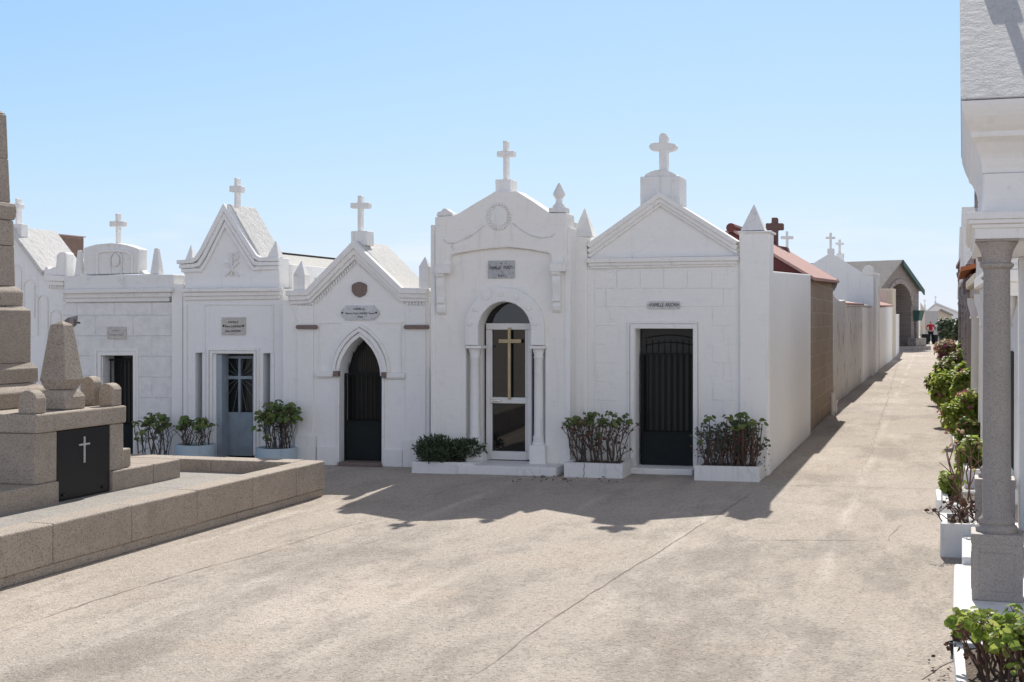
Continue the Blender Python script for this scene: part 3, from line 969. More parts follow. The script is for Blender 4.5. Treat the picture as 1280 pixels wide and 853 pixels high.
# pointed arch opening: two arcs
def pointed(x0, x1, ys, ya, n=12):
    w = x1 - x0
    h = ys - ya
    rr = (w * w / 4 + h * h) / w      # radius for arcs centred on the spring line
    L, Rr = [], []
    for i in range(n + 1):
        a_end = math.asin(min(1, h / rr))
        a = a_end * i / n
        L.append((x0 + rr - rr * math.cos(a), ys - rr * math.sin(a)))
        Rr.append((x1 - rr + rr * math.cos(a), ys - rr * math.sin(a)))
    return L + Rr[::-1][1:]
op = pointed(424.2, 476.6, 470, 420.5)
opz = [unp(x, y, T) for x, y in op]
mb = MB()
zsh = z_at(360, 372, T)
gtop = [unp(x, y, T) for x, y in ((537, 372), (504, 371), (446.5, 312), (387, 374), (353, 375))]
mb.sz([(s_l, 0), (opz[0][0], 0)] + opz + [(opz[-1][0], 0), (s_r, 0)] + gtop, T, T + 0.3)
mb.build("wall", 'white', T3, 0.01)
# cornice following shoulders and gable
for w, tt, sh in ((0.07, -0.10, 0), (0.06, -0.075, 6.5), (0.05, -0.045, 12)):
    mb = MB()
    k = sh * 0.42
    pts = [unp(x, y, T) for x, y in ((361 + sh * .3, 363.5 + sh), (385.5 + k * .4, 362.5 + sh), (444.8, 301.5 + sh * 1.35), (505 - k * .4, 360 + sh), (536.5 - sh * .15, 360.5 + sh))]
    mb.band(pts, w, T + tt, T + 0.012)
    mb.build("cornice", 'trim', T3, 0.006)
mb = MB()
for (xa, ya, xb, yb, n) in ((393.5, 379, 444, 328, 18), (447.5, 328, 505, 379, 20)):
    mb = MB()
    for i in range(n):
        f = (i + .5) / n
        x, y = xa + (xb - xa) * f, ya + (yb - ya) * f
        mb.pbox(x - .8, y - 2.6, x + .8, y + 2.2, T - 0.03, T)
    mb.build("dentil_course", 'trim', T3, 0.003)
for xa, xb in ((370, 392), (507, 531)):
    mb = MB()
    for i in range(6):
        x = xa + (xb - xa) * (i + .5) / 6
        mb.pbox(x - 1.1, 378, x + 1.1, 381.5, T - 0.025, T)
    mb.build("dentil_course", 'trim', T3, 0.003)
# pilaster strips, bases, panel
mb = MB(); mb.px([(371, 578), (391.5, 579), (391.5, 382), (371, 382)], T - 0.02, T); mb.build("pilaster", 'white', T3, 0.008)
mb = MB(); mb.px([(507, 587), (532, 588), (532, 382), (507, 382)], T - 0.02, T); mb.build("pilaster", 'white', T3, 0.008)
mb = MB(); mb.sbox(sx(370.5, T), sx(396, T), 0, z_at(383, 544, T), T - 0.06, T - 0.021); mb.build("pilaster_base", 'trim', T3, 0.008)
mb = MB(); mb.sbox(sx(504.5, T), sx(533, T), 0, z_at(518, 549, T), T - 0.04, T - 0.021); mb.build("pilaster_base", 'trim', T3, 0.008)
for x0, x1, y in ((397, 422.6, 558), (478.8, 504, 562)):
    mb = MB(); mb.sbox(sx(x0, T), sx(x1, T), 0, z_at((x0 + x1) / 2, y, T), T - 0.03, T); mb.build("skirting", 'trim', T3, 0.008)
mb = MB()
for x0, x1 in ((399, 426), (471, 502)):
    mb.pbox(x0, 403, x1, 404.4, T - 0.012, T)
mb.pbox(399, 404.4, 400, 466, T - .012, T); mb.pbox(501, 404.4, 502, 466, T - .012, T)
mb.build("panel_moulding", 'trim', T3)
for xa, xb in ((371.5, 393.5), (506.5, 533.5)):
    mb = MB()
    pts = arc_pts(xa, 409, 2.2, 2.6, 90, 270, 6) + arc_pts(xb, 409, 2.2, 2.6, -90, 90, 6)
    mb.px(pts, T - 0.06, T - 0.02); mb.build("ledge", 'brown', T3, 0.004)
# arch mouldings
for (x0, x1, ys, ya, w, tt) in ((412.3, 488.4, 466, 405, 0.035, -0.03), (416, 484.8, 468, 410, 0.045, -0.055), (420.4, 480.6, 470, 415.8, 0.045, -0.035)):
    mb = MB(); pts = [unp(x, y, T) for x, y in pointed(x0, x1, ys, ya)]
    mb.band(pts, w, T + tt, T + 0.01); mb.build("arch_moulding", 'trim', T3, 0.004)
for x0, x1, y in ((394.5, 415.5, 464.8), (482.6, 505.5, 466.3)):
    mb = MB(); mb.pbox(x0, y, x1, y + 6.3, T - 0.05, T); mb.pbox(x0 + 2, y + 6.4, x1 - 1, y + 8.2, T - 0.025, T); mb.build("string_course", 'trim', T3, 0.005)
for x0, x1, y0 in ((416, 422.5, 464), (476.3, 482.2, 465.5)):
    mb = MB(); mb.pbox(x0, y0, x1, y0 + 7, T - 0.07, T); mb.build("impost", 'brown', T3, 0.004)
for x0, y in ((421, 578), (477, 582)):
    mb = MB(); mb.pbox(x0, 472.6, x0 + 3, y, T - .02, T); mb.build("jamb_moulding", 'trim', T3, 0.004)
# shield
mb = MB(); mb.px([(439.2, 357), (442, 354.5), (447, 352.6), (450, 352.6), (455, 354.5), (458, 357), (458, 364), (455.5, 369), (449, 372), (443, 369.5), (439.5, 364.5)], T - 0.03, T)
mb.build("shield", 'brown', T3, 0.006)
# plaque with lobed ends
mb = MB()
pts = [(431.5, 382.3), (467.5, 382.3), (468.5, 385)] + arc_pts(468.5, 391.5, 5.2, 6.3, 85, -85, 8) + [(468.5, 397.8), (467.5, 400.3), (431.5, 400.3), (431, 397.8)] + arc_pts(431, 391.5, 5, 6.3, 265, 95, 8) + [(431, 385)]
mb.px(pts, T - 0.022, T); po = mb.build("plaque", 'plaque_l', T3, 0.003)
text_on(po, [("FAMILLE", 449, 386.6, 2.5, 14), ("Pierre Paul, MARIE Tomi", 450, 392, 2.6, 36), ("1934", 449.5, 396.6, 2.5, 7), ("\u2022", 427.8, 391.5, 8, 2.3), ("\u2022", 470.2, 391.5, 8, 2.3)], T - 0.022)
# door
mb = MB(); mb.sz([(opz[0][0], 0)] + opz + [(opz[-1][0], 0)], T + 0.285, T + 0.299); mb.build("pane", 'glass_dim', T3)
go = dark_gate(T3, 430, 476.2, 421, 467, 526, 578.5, T + 0.15, 7)
mb = MB(); mb.sbox(sx(427, T), sx(478, T), 0, 0.05, T - 0.1, T + 0.28); mb.build("threshold", 'brown', T3, 0.008)
mb = MB()
for i in range(7):
    x = 436 + i * 5.6
    yy = 470 - 49 * (1 - ((x - 450) / 30) ** 2) ** .5 if abs(x - 450) < 30 else 466
    a, c = unp(x, yy + 8, T + .24), unp(x, 575, T + .24)
    mb.tube([P(a[0], T + .24, a[1]), P(c[0], T + .24, c[1])], 0.005, 5)
mb.build("grille", 'iron', T3)
# body, roof, finials, cross
mb = MB(); mb.sbox(s_l + .01, s_r - .01, 0, z_at(380, 374, T), T + 0.3, T + 4.0); mb.build("side_wall", 'white', T3, 0.01)
mb = MB()
tr = T + 0.014
pts = [unp(x, y, tr) for x, y in ((387, 362), (446, 301), (505, 361))]
pts += [unp(x, y + 14, tr) for x, y in ((505, 361), (387, 362))]
mb.sz(pts, tr, T + 1.0); mb.build("roof", 'roof_white', T3, 0.012)
for x0, x1 in ((361.5, 388), (504, 536)):
    mb = MB(); mb.px([(x0, 376), (x1, 376), (x1, 363), (x0, 363.6)], T + 0.013, T + 0.34); mb.build("shoulder", 'trim', T3, 0.006)
pyramid(T3, T - 0.06, 366.5, 387, 362.5, 326.5, ybox=344, mat='trim')
pyramid(T3, T - 0.06, 523.5, 539, 360, 321.5, ybox=334, mat='trim')
mb = MB(); mb.pbox(438.5, 288.5, 459, 307, T + 0.08, T + 0.3); mb.build("cross_pedestal", 'trim', T3, 0.01)
latin_cross(T3, T + 0.14, 451, 244.3, 288.6, 8, 437.5, 465, 253.2, 260.6, 0.1)

# ================================================================== TOMB: blue door with PX sign
T = 0.0
T2 = thing("tomb", "white tomb with blue-grey sunray door and raised chi-rho sign in its steep gable", "tomb", P(-7, T, 0), ROWG)
s_l, s_r = sx(229, T), sx(353.5, T)
s_l2 = s_l
dl, dr = sx(269.6, T), sx(318.2, T)
zd = z_at(290, 442.5, T)
slots = ((244, 258.5), (328.5, 343.5))
mb = MB()
# wall in pieces so that the colonnette recesses are real
zs0 = z_at(250, 441, T)
ztop = z_at(290, 361, T)
edges = [s_l]
mb.sbox(s_l, sx(244, T), 0, ztop, T, T + .3)
mb.sbox(sx(258.5, T), dl, 0, ztop, T, T + .3)
mb.sbox(dr, sx(328.5, T), 0, ztop, T, T + .3)
mb.sbox(sx(343.5, T), s_r, 0, ztop, T, T + .3)
mb.sbox(sx(244, T), sx(258.5, T), zs0, ztop, T, T + .3)
mb.sbox(sx(328.5, T), sx(343.5, T), zs0, ztop, T, T + .3)
mb.sbox(dl, dr, zd, ztop, T, T + .3)
mb.sbox(sx(244, T), sx(258.5, T), 0, 0.35, T, T + .3)
mb.sbox(sx(328.5, T), sx(343.5, T), 0, 0.35, T, T + .3)
bmesh.ops.remove_doubles(mb.bm, verts=mb.bm.verts, dist=1e-5)
mb.build("wall", 'white_b', T2)
for x0, x1, xc in ((244, 258.5, 254.3), (328.5, 343.5, 339.5)):
    mb = MB(); mb.sbox(sx(x0, T), sx(x1, T), 0.35, zs0, T + .16, T + .29); mb.build("recess", 'slot', T2)
    sc0 = sx(xc, T)
    mb = MB(); mb.lathe(P(sc0, T + .045, 0), [(0.04, 0.35), (0.04, zs0)], 16); mb.build("column", 'white_b', T2, smooth=True, autosmooth=40)
# panel edge strips
for x0, x1 in ((229.5, 233), (350, 353.5)):
    mb = MB(); mb.pbox(x0, 381, x1, 569, T - 0.03, T); mb.build("corner_strip", 'white_b', T2, 0.006)
mb = MB()
pp = [unp(x, y, T) for x, y in ((255.8, 441), (255.8, 380.5), (342, 380.5), (342, 441))]
mb.band(pp, 0.012, T - 0.012, T); mb.build("panel_moulding", 'white_b', T2, 0.003)
# cornice
mb = MB()
mb.px([(227.5, 361), (351.5, 359.5), (351.5, 364), (227.5, 365.5)], T - 0.10, T)
mb.px([(229, 365.5), (350, 364), (350, 369), (229, 370.5)], T - 0.065, T)
mb.px([(230, 370.5), (349, 369), (349, 374), (230, 375.5)], T - 0.035, T)
mb.build("cornice", 'trim', T2, 0.006)
# gable with concave shoulders
gab = [(230.5, 361), (230.5, 344), (226, 336), (224.5, 326), (241, 324.5), (246, 321), (252, 312), (280, 256.5), (287, 256.5), (318, 314), (322, 320), (327, 322.5), (349, 322), (349.5, 360)]
mb = MB(); mb.px(gab, T + 0.02, T + 0.3); mb.build("gable", 'white_b', T2, 0.01)
path = [(223, 325.5), (241, 324.3), (246, 321), (252, 312), (281.5, 255), (318, 313), (322, 319), (327, 322), (350, 321.5)]
for w, tt, sh in ((0.055, -0.055, 0), (0.05, -0.036, 5.6), (0.045, -0.018, 11.2)):
    mb = MB()
    pts = []
    for i, (x, y) in enumerate(path):
        yy = y + sh * (1.0 if i in (0, 1, 7, 8) else (1.9 if i == 4 else 1.35))
        xx = x + (sh * .35 if i in (1, 2, 3) else (-sh * .35 if i in (5, 6, 7) else (sh * .35 if i == 0 else (-sh * .1 if i == 8 else 0))))
        pts.append(unp(xx, yy, T))
    mb.band(pts, w, T + tt, T + .03); mb.build("raking_moulding", 'white_b', T2, 0.006)
# chi-rho
def stroke(mb, pts, w, t0, t1):
    q = [unp(x, y, t0) for x, y in pts]
    n = len(q)
    L, Rr = [], []
    for i in range(n):
        d = (Vector(q[min(i + 1, n - 1)]) - Vector(q[max(i - 1, 0)])).normalized()
        nn = Vector((-d.y, d.x)) * w / 2
        L.append(tuple(Vector(q[i]) + nn)); Rr.append(tuple(Vector(q[i]) - nn))
    mb.sz(L + Rr[::-1], t0, t1)
mb = MB()
stroke(mb, [(289.5, 345), (289.5, 318)], 0.022, T - 0.004, T + 0.02)
stroke(mb, [(286, 317.5), (291, 316.3), (295, 317.8), (296.6, 321), (295.3, 324.5), (290.5, 325.6)], 0.022, T - 0.006, T + 0.02)
stroke(mb, [(280.5, 329), (283, 330.5), (296.5, 344.5), (298.5, 345)], 0.022, T - 0.008, T + 0.02)
stroke(mb, [(297.5, 328), (295.5, 329.5), (282, 344), (280.5, 345)], 0.022, T - 0.010, T + 0.02)
mb.build("emblem", 'weather', T2)
# door
mb = MB()
oo = [unp(x, y, T) for x, y in ((258.8, 569), (258.8, 435), (324.5, 435), (324.5, 569))]
mb.band(oo, 0.035, T - 0.02, T)
oo = [unp(x, y, T) for x, y in ((264, 569), (264, 439), (321, 439), (321, 569))]
mb.band(oo, 0.03, T - 0.035, T)
mb.build("door_surround", 'trim', T2, 0.004)
td = T + .2
mb = MB(); mb.sbox(dl, dr, 0, zd, T + .27, T + .3); mb.build("pane", 'glass_dim', T2)
mb = MB()
mb.pbox(276, 445, 279.5, 570, td, td + .035); mb.pbox(315.5, 445, 318.6, 570, td, td + .035)
mb.pbox(279.5, 445, 315.5, 448.5, td, td + .035); mb.pbox(279.5, 515.5, 315.5, 570, td, td + .035)
door = mb.build("door", 'bluedoor', T2, 0.004)
latin_cross(door, td - .012, 299.8, 448, 517, 4, 283, 317, 470.3, 474.2, .03, 'bluedoor', .003)
mb = MB()
for i in range(16):
    an = R(360 * i / 16 + 11)
    x1, y1 = 299.8 + math.cos(an) * 60, 472 - math.sin(an) * 60
    # clip to the panel
    k = 1.0
    for lim, p0, d in ((280, 299.8, x1 - 299.8), (315, 299.8, x1 - 299.8)):
        if d and 0 < (lim - p0) / d < k: k = (lim - p0) / d
    for lim, p0, d in ((449, 472, y1 - 472), (515, 472, y1 - 472)):
        if d and 0 < (lim - p0) / d < k: k = (lim - p0) / d
    x1, y1 = 299.8 + (x1 - 299.8) * k, 472 + (y1 - 472) * k
    a, c = unp(299.8, 472, td + .02), unp(x1, y1, td + .02)
    mb.tube([P(a[0], td + .02, a[1]), P(c[0], td + .02, c[1])], 0.0045, 5)
mb.build("sunray", 'slot_dark', door)
mb = MB(); mb.sbox(dl, dl + .075, 0, zd - .01, T + .02, td - .005); mb.build("jamb", 'slot', T2)
mb = MB(); mb.pbox(277, 397, 306.5, 419, T - .02, T); po = mb.build("plaque", 'plaque_w', T2, .003)
text_on(po, [("FAMILLE", 291.5, 403, 2.7, 12.5), ("Pierre LANDOLFI", 291.8, 408.3, 2.9, 21), ("Jean SANTINI", 291.5, 414, 2.8, 19), ("\u2022", 279.4, 408, 9, 2.2), ("\u2022", 304, 408, 9, 2.2)], T - .02)
mb = MB(); mb.sbox(s_l + .01, s_r - .01, 0, z_at(290, 330, T), T + .3, T + 4); mb.build("side_wall", 'white_b', T2, .01)
tr = T + .032
mb = MB()
pts = [unp(x, y, tr) for x, y in ((243, 324), (253, 312), (282, 255.5), (288, 255.5), (326, 322))]
pts += [unp(x, y, tr) for x, y in ((326, 335), (243, 337))]
mb.sz(pts, tr, T + .72); mb.build("roof", 'roof_white', T2, .01)
pyramid(T2, T - .03, 231.5, 246, 325, 306, mat='trim'); pyramid(T2, T - .03, 334, 355, 322, 301.5, mat='trim')
latin_cross(T2, T + .02, 297, 222, 260, 8.2, 286.5, 307, 232, 240, .12)

# ================================================================== TOMB: arched attic, ashlar scored wall
T = 0.05
T1 = thing("tomb", "white tomb with scored block wall, arched attic panel and dark open doorway behind the monument", "tomb", P(-9, T, 0), ROWG)
s_l, s_r = sx(78, T), sx(229.5, T)
dl, dr = sx(128.6, T), sx(169, T); zd = z_at(150, 444, T)
ztop = z_at(150, 378, T)
mb = MB(); mb.sz([(s_l, 0), (dl, 0), (dl, zd), (dr, zd), (dr, 0), (s_r, 0), (s_r, ztop), (s_l, ztop)], T, T + .28); mb.build("wall", 'ashlar', T1, .008)
mb = MB(); mb.sbox(sx(216.5, T), s_r + .003, 0, z_at(220, 355, T), T - .04, T + .3); mb.build("pilaster", 'white', T1, .01)
mb = MB()
mb.px([(77, 362), (214.5, 360), (214.5, 365.5), (77, 367)], T - .12, T + .28)
mb.px([(79, 367), (212.5, 365.5), (212.5, 371), (79, 372.5)], T - .075, T + .28)
mb.px([(81, 372.5), (211, 371), (211, 377), (81, 378.5)], T - .04, T + .28)
mb.build("cornice", 'weather', T1, .006)
mb = MB(); mb.px([(80, 362), (216, 360.5), (216, 343), (80, 345)], T - .06, T + .4); mb.build("parapet", 'weather', T1, .012)
mb = MB()
pts = [(104, 344), (104, 310), (110, 308), (120, 305.3), (132, 304.2), (145, 304.2), (158, 306), (167, 309), (173, 311.5), (173, 342)]
mb.px(pts, T, T + .22); mb.build("attic", 'weather', T1, .014)
mb = MB()
pts = [(121, 343.5), (121, 317)] + [(126, 314), (138, 312.6), (150, 312.6), (160, 314), (167, 318)] + [(167, 342.5)]
mb.band([unp(x, y, T) for x, y in pts], .025, T - .025, T); mb.build("panel_moulding", 'trim', T1, .004)
mb = MB()
mb.band([unp(x, y, T) for x, y in ((138, 343), (138, 322), (143, 314), (149, 314), (153, 322), (153, 343))], .016, T - .02, T)
c = unp(145.5, 326, T); disc(mb, c, .055, T - .03, T, ky=1.5)
mb.build("relief", 'weather', T1, .004)
for x0, x1, x2 in ((104, 104, 93), (174, 174, 186)):
    mb = MB()
    sgn = -1 if x2 < x0 else 1
    pts = [(x0, 343), (x0, 331)] + [(x0 + sgn * (13 * i / 6), 331 + 12 * (1 - (1 - i / 6) ** 2) ** .5) for i in range(1, 7)]
    mb.px(pts, T + .05, T + .2); mb.build("volute", 'weather', T1, .008)
pyramid(T1, T - .02, 92.5, 106.5, 344.5, 313, mat='weather', topfrac=.22); pyramid(T1, T - .02, 187.5, 205, 343, 310.5, mat='weather', topfrac=.2)
latin_cross(T1, T + .15, 148.3, 266.5, 304.5, 7.2, 136.7, 160, 276.3, 283.5, .11, 'weather')
mb = MB(); mb.pbox(133.6, 408.7, 157.5, 424, T - .018, T); po = mb.build("plaque", 'plaque_w', T1, .003)
text_on(po, [("FAMILLE", 145, 413.5, 2.3, 9), ("Dominique LUCIANI", 145, 418.8, 2.2, 17), ("\u2022", 135, 416.3, 7, 1.8), ("\u2022", 154.2, 416.3, 7, 1.8)], T - .018, 'plaque_g')
mb = MB()
mb.band([unp(x, y, T) for x, y in ((118.5, 569), (118.5, 436), (173, 436), (173, 569))], .03, T - .012, T)
mb.band([unp(x, y, T) for x, y in ((124, 569), (124, 440.5), (171, 440.5), (171, 569))], .04, T - .03, T)
mb.build("door_surround", 'trim', T1, .004)
mb = MB(); mb.sbox(dl, dr, 0, zd, T + .265, T + .279); mb.build("pane", 'glass_dim', T1)
dark_gate(T1, 133.5, 168, 444, 449, 530, 570, T + .14, 6)
mb = MB(); mb.sbox(s_l + .01, s_r - .01, 0, z_at(150, 350, T), T + .28, T + 3.8); mb.build("side_wall", 'white_b', T1, .01)

# ================================================================== TOMB: gable with arched relief panels (left edge)
T = 0.25
T0 = thing("tomb", "white tomb with blind arched panels stepping down its gable, behind the granite obelisk", "tomb", P(-11, T, 0), ROWG)
xL, xA, xR = -46, 17, 79
mb = MB()
pts = [(xL, 572), (xR, 572), (xR, 345), (57, 341), (xA, 288), (-24, 341), (xL, 345)]
q = [unp(x, y, T) for x, y in pts]; q[0] = (q[0][0], 0); q[1] = (q[1][0], 0)
mb.sz(q, T, T + .3); mb.build("wall", 'white_b', T0, .01)
mb = MB(); mb.sz([q[0], q[1], (q[1][0], q[2][1] - .05), (q[0][0], q[6][1] - .05)], T + .3, T + 3.5); mb.build("side_wall", 'white_b', T0, .01)
mb = MB()
tr = T + .05
pp = [unp(x, y, tr) for x, y in ((58, 338), (xA, 283), (-24, 338))]
mb.sz(pp[::-1] + [(s, z - .08) for s, z in pp], T - .06, T + 1.0); mb.build("roof", 'roof_white', T0, .012)
mb = MB(); mb.px([(54, 344), (80, 345), (80, 352), (58, 351)], T - .08, T + .3); mb.px([(57, 351), (79, 352), (79, 357), (59, 357)], T - .045, T + .3)
for i in range(7):
    mb.pbox(60 + i * 2.6, 357, 61.4 + i * 2.6, 360.5, T - .04, T)
mb.build("cornice", 'trim', T0, .004)
mb = MB(); mb.px([(54.5, 344), (55, 336), (58, 333), (60, 337), (63, 336), (66, 334), (69, 334), (70.5, 327), (70, 320), (73, 316.5), (77, 315), (81, 315.5), (83, 318), (83, 345)], T - .03, T + .16)
mb.build("acroterion", 'trim', T0, .012)
for x0, x1, yt, yb in ((14, 27, 331, 392), (29, 44, 349, 398), (46.5, 60.5, 368, 420), (62, 77, 387, 440)):
    mb = MB()
    pts = [(x0, yb)] + [(x, y) for x, y in arc_pts((x0 + x1) / 2, yt + 9, (x1 - x0) / 2, 9, 180, 0, 12)] + [(x1, yb), ]
    mb.band([unp(x, y, T) for x, y in pts], .02, T - .018, T); mb.build("blind_arch", 'trim', T0, .003)
mb = MB(); mb.pbox(16, 280, 27, 296, T + .05, T + .2); mb.build("cross_pedestal", 'trim', T0, .01)
latin_cross(T0, T + .1, 23.8, 248, 280.2, 8.6, 12, 32, 254.5, 260.5, .12)

# behind the row
bk = thing("block_building", "brown bare-block building rising behind the left white tombs", "building", P(-11.5, 6.2, 0))
mb = MB(); t = 6.0
mb.px([(30, 572), (74, 572), (74, 294), (30, 292)], t, t + .75); mb.build("wall", 'brownblock', bk)
mb = MB(); mb.px([(29, 292), (74.6, 294), (74.6, 292.6), (29, 290.6)], t - .03, t + .78); mb.build("parapet", 'pinkwall', bk)

mb = MB()
T = 0.0
sa, za = unp(352, 346, T); sb = s_l2; sm_ = unp(290, 311, T)
for e0, z0_ in ((sa + .03, za), (sb - .03, za)):
    q = [P(sm_[0], .96, sm_[1]), P(e0, .96, z0_), P(e0, 4.1, z0_), P(sm_[0], 4.1, sm_[1])]
    mb.hexa([v - Z * .07 for v in q] + q)
rf = mb.build("roof", 'slate', T2, .004)
mb = MB(); mb.tube([P(sm_[0], .97, sm_[1] + .01), P(sm_[0], 4.1, sm_[1] + .01)], .016, 8); mb.build("ridge", 'iron', rf)
mb = MB(); mb.prism([P(sa - .02, 3.9, za - .07), P(sm_[0], 3.9, sm_[1] - .08), P(sb + .02, 3.9, za - .07)], [P(sa - .02, 4.05, za - .07), P(sm_[0], 4.05, sm_[1] - .08), P(sb + .02, 4.05, za - .07)]); mb.build("gable", 'white_b', T2)

# ================================================================== red-roofed tomb with bare block side
T = L5 + .02
rt = thing("tomb", "red-roofed tomb with bare concrete block side wall and dark red stone cross", "tomb", P(-1, T, 0))
eR = unp(1008.5, 345, T)
xe = eR[0]
ridge = unp(914, 289, T)
eL = (2 * ridge[0] - xe, eR[1])
tb = T + 6.2
def lift(z, t): return z + (t - T) * 0.03
mb = MB()
mb.hexa([P(eL[0], T, 0), P(xe, T, 0), P(xe, tb, 0), P(eL[0], tb, 0), P(eL[0], T, eR[1]), P(xe, T, eR[1]), P(xe, tb, eR[1] + .13), P(eL[0], tb, eR[1] + .13)])
mb.build("wall", 'block', rt)
mb = MB(); mb.sz([(eL[0], eR[1]), (xe, eR[1]), (ridge[0], ridge[1] - .02)], T + .02, T + .2); mb.build("gable", 'redtrim', rt)
mb = MB()
for e in (eR, eL):
    sg = 1 if e is eR else -1
    ex = e[0] + sg * .12
    ez = e[1] - .075
    for (ta, tbb) in ((T - .04, tb + .1),):
        mb.hexa([P(ridge[0], ta, ridge[1]), P(ex, ta, ez), P(ex, tbb, ez + .13), P(ridge[0], tbb, ridge[1] + .13),
                 P(ridge[0], ta, ridge[1] + .05), P(ex, ta, ez + .05), P(ex, tbb, ez + .18), P(ridge[0], tbb, ridge[1] + .18)])
rf = mb.build("roof", 'redroof', rt)
mb = MB(); mb.tube([P(ridge[0], T - .06, ridge[1] + .05), P(ridge[0], tb + .1, ridge[1] + .18)], .075, 10); mb.build("ridge_tile", 'redtrim', rf, smooth=True, autosmooth=50)
tc = tb - 1.2
latin_cross(rt, tc, 968.7, 272, 309, 8.6, 957, 980.2, 279, 287.5, .2, 'redstone', .02)
mb = MB(); mb.px([(940, 330), (990, 330), (984, 309), (950, 304)], tc - .05, tc + .3); mb.build("cross_pedestal", 'redstone', rt, .01)
mb = MB(); mb.px([(1041, 350), (1047, 349), (1045, 357), (1041.5, 364)], tb - .2, tb + .1); mb.build("gutter", 'greystone', rt)

# small pipes where the block wall ends
for px_, y0, y1, lab in ((1040.5, 491, 519, "tall pale pipe stub standing at the far end of the block wall"), (1044, 500, 517, "short pale pipe stub in front of the peeling wall pillar")):
    p = gp(px_, y1)
    zt = HC - (y0 - HZ) / F * p.y
    mb = MB(); mb.lathe(p, [(0.04, 0), (0.04, zt * .8), (0.055, zt * .8), (0.055, zt), (0.0, zt)], 10)
    o = mb.build("pipe", 'peel', None); tag(o, lab, "pipe")

# ================================================================== alley walls on the left
def along(pxa, ya, pxb, yb, tops, thick, mat, name, label, cat, curve=None):
    """wall standing on the ground from pixel a to pixel b, its top through pixel heights"""
    A_, B_ = gp(pxa, ya), gp(pxb, yb)
    d = (B_ - A_).normalized()
    n = Vector((-d.y, d.x, 0))
    if n.x > 0: n = -n
    pts = []
    for f, ty in tops:
        p = A_.lerp(B_, f)
        pts.append((p, HC + (HZ - ty) / F * p.y))
    th = thing(name, label, cat, A_)
    mb = MB()
    front = [A_, B_] + [p + Z * z for p, z in reversed(pts)]
    mb.prism(front, [v + n * thick for v in front])
    mb.build("wall", mat, th, .02)
    return th, A_, B_, n

w1, A_, B_, n_ = along(1039.5, 509, 1057, 496, [(0, 366), (.15, 368.5), (.35, 373.5), (.6, 376), (1, 375)], .25, 'peel', "enclosure_wall", "curved-top peeling pillar end of the alley wall beside bare blocks", "wall")
w2, A2, B2, n2 = along(1057.5, 495.5, 1078, 479, [(0, 382.5), (1, 382.8)], .25, 'peel', "enclosure_wall", "peeling streaked white wall with tile coping along the alley", "wall")
mb = MB(); za = HC + (HZ - 381.5) / F * A2.y; zb_ = HC + (HZ - 382) / F * B2.y
def slab(mb, a, b, n, w0, w1_, z0a, z0b, z1a, z1b, th=.05):
    mb.hexa([a + n * w0 + Z * z0a, b + n * w0 + Z * z0b, b + n * w1_ + Z * z1b, a + n * w1_ + Z * z1a,
             a + n * w0 + Z * (z0a + th), b + n * w0 + Z * (z0b + th), b + n * w1_ + Z * (z1b + th), a + n * w1_ + Z * (z1a + th)])
slab(mb, A2, B2, n2, -.05, 1.0, za, zb_, za + .12, zb_ + .12)
mb.build("tile_coping", 'redroof', w2)
w3, A3, B3, n3 = along(1078.5, 478.8, 1093.5, 465.5, [(0, 383.5), (1, 384.5)], .25, 'white_c', "enclosure_wall", "clean pinkish-white stretch of alley wall before the tall post", "wall")
mb = MB(); za = HC + (HZ - 383.5) / F * A3.y; zb_ = HC + (HZ - 384.5) / F * B3.y
slab(mb, A3, B3, n3, -.04, .8, za, zb_, za + .16, zb_ + .16); mb.build("coping", 'roof_white', w3)
w4, A4, B4, n4 = along(1093, 465.5, 1100, 462, [(0, 341), (1, 343)], .5, 'peel', "wall_post", "tall weathered post rising above the alley wall in front of the chapel", "post")
w5, A5, B5, n5 = along(1100.3, 461.5, 1115.5, 450, [(0, 384), (1, 383.5)], .25, 'white_c', "enclosure_wall", "plain white alley wall between the tall post and cream pier", "wall")
mb = MB(); za = HC + (HZ - 383.5) / F * A5.y; zb_ = HC + (HZ - 383) / F * B5.y
slab(mb, A5, B5, n5, -.04, 2.2, za, zb_, za + .75, zb_ + .75); mb.build("lean_to_roof", 'redroof', w5)
w6, A6, B6, n6 = along(1115.8, 449.5, 1119.8, 446.5, [(0, 361), (1, 361.5)], .6, 'cream', "wall_post", "cream pier in the alley wall near the stone chapel", "post")
w7, A7, B7, n7 = along(1120, 446.3, 1124, 440, [(0, 393), (1, 393)], .25, 'white_c', "enclosure_wall", "last short white piece of alley wall beside the chapel porch", "wall")
# pinkish wall behind lean-to
bw = thing("enclosure_wall", "pinkish rendered wall rising behind the lean-to roof by the chapel", "wall", at(1108, 440, 66))
mb = MB()
d0 = [at(1099, 362, 62), at(1116, 367.5, 66), at(1116, 392, 66), at(1099, 392, 62)]
d0[2].z = 0; d0[3].z = 0
mb.prism(d0, [v + Vector((-.3, .4, 0)) for v in d0]); mb.build("wall", 'pinkwall', bw)

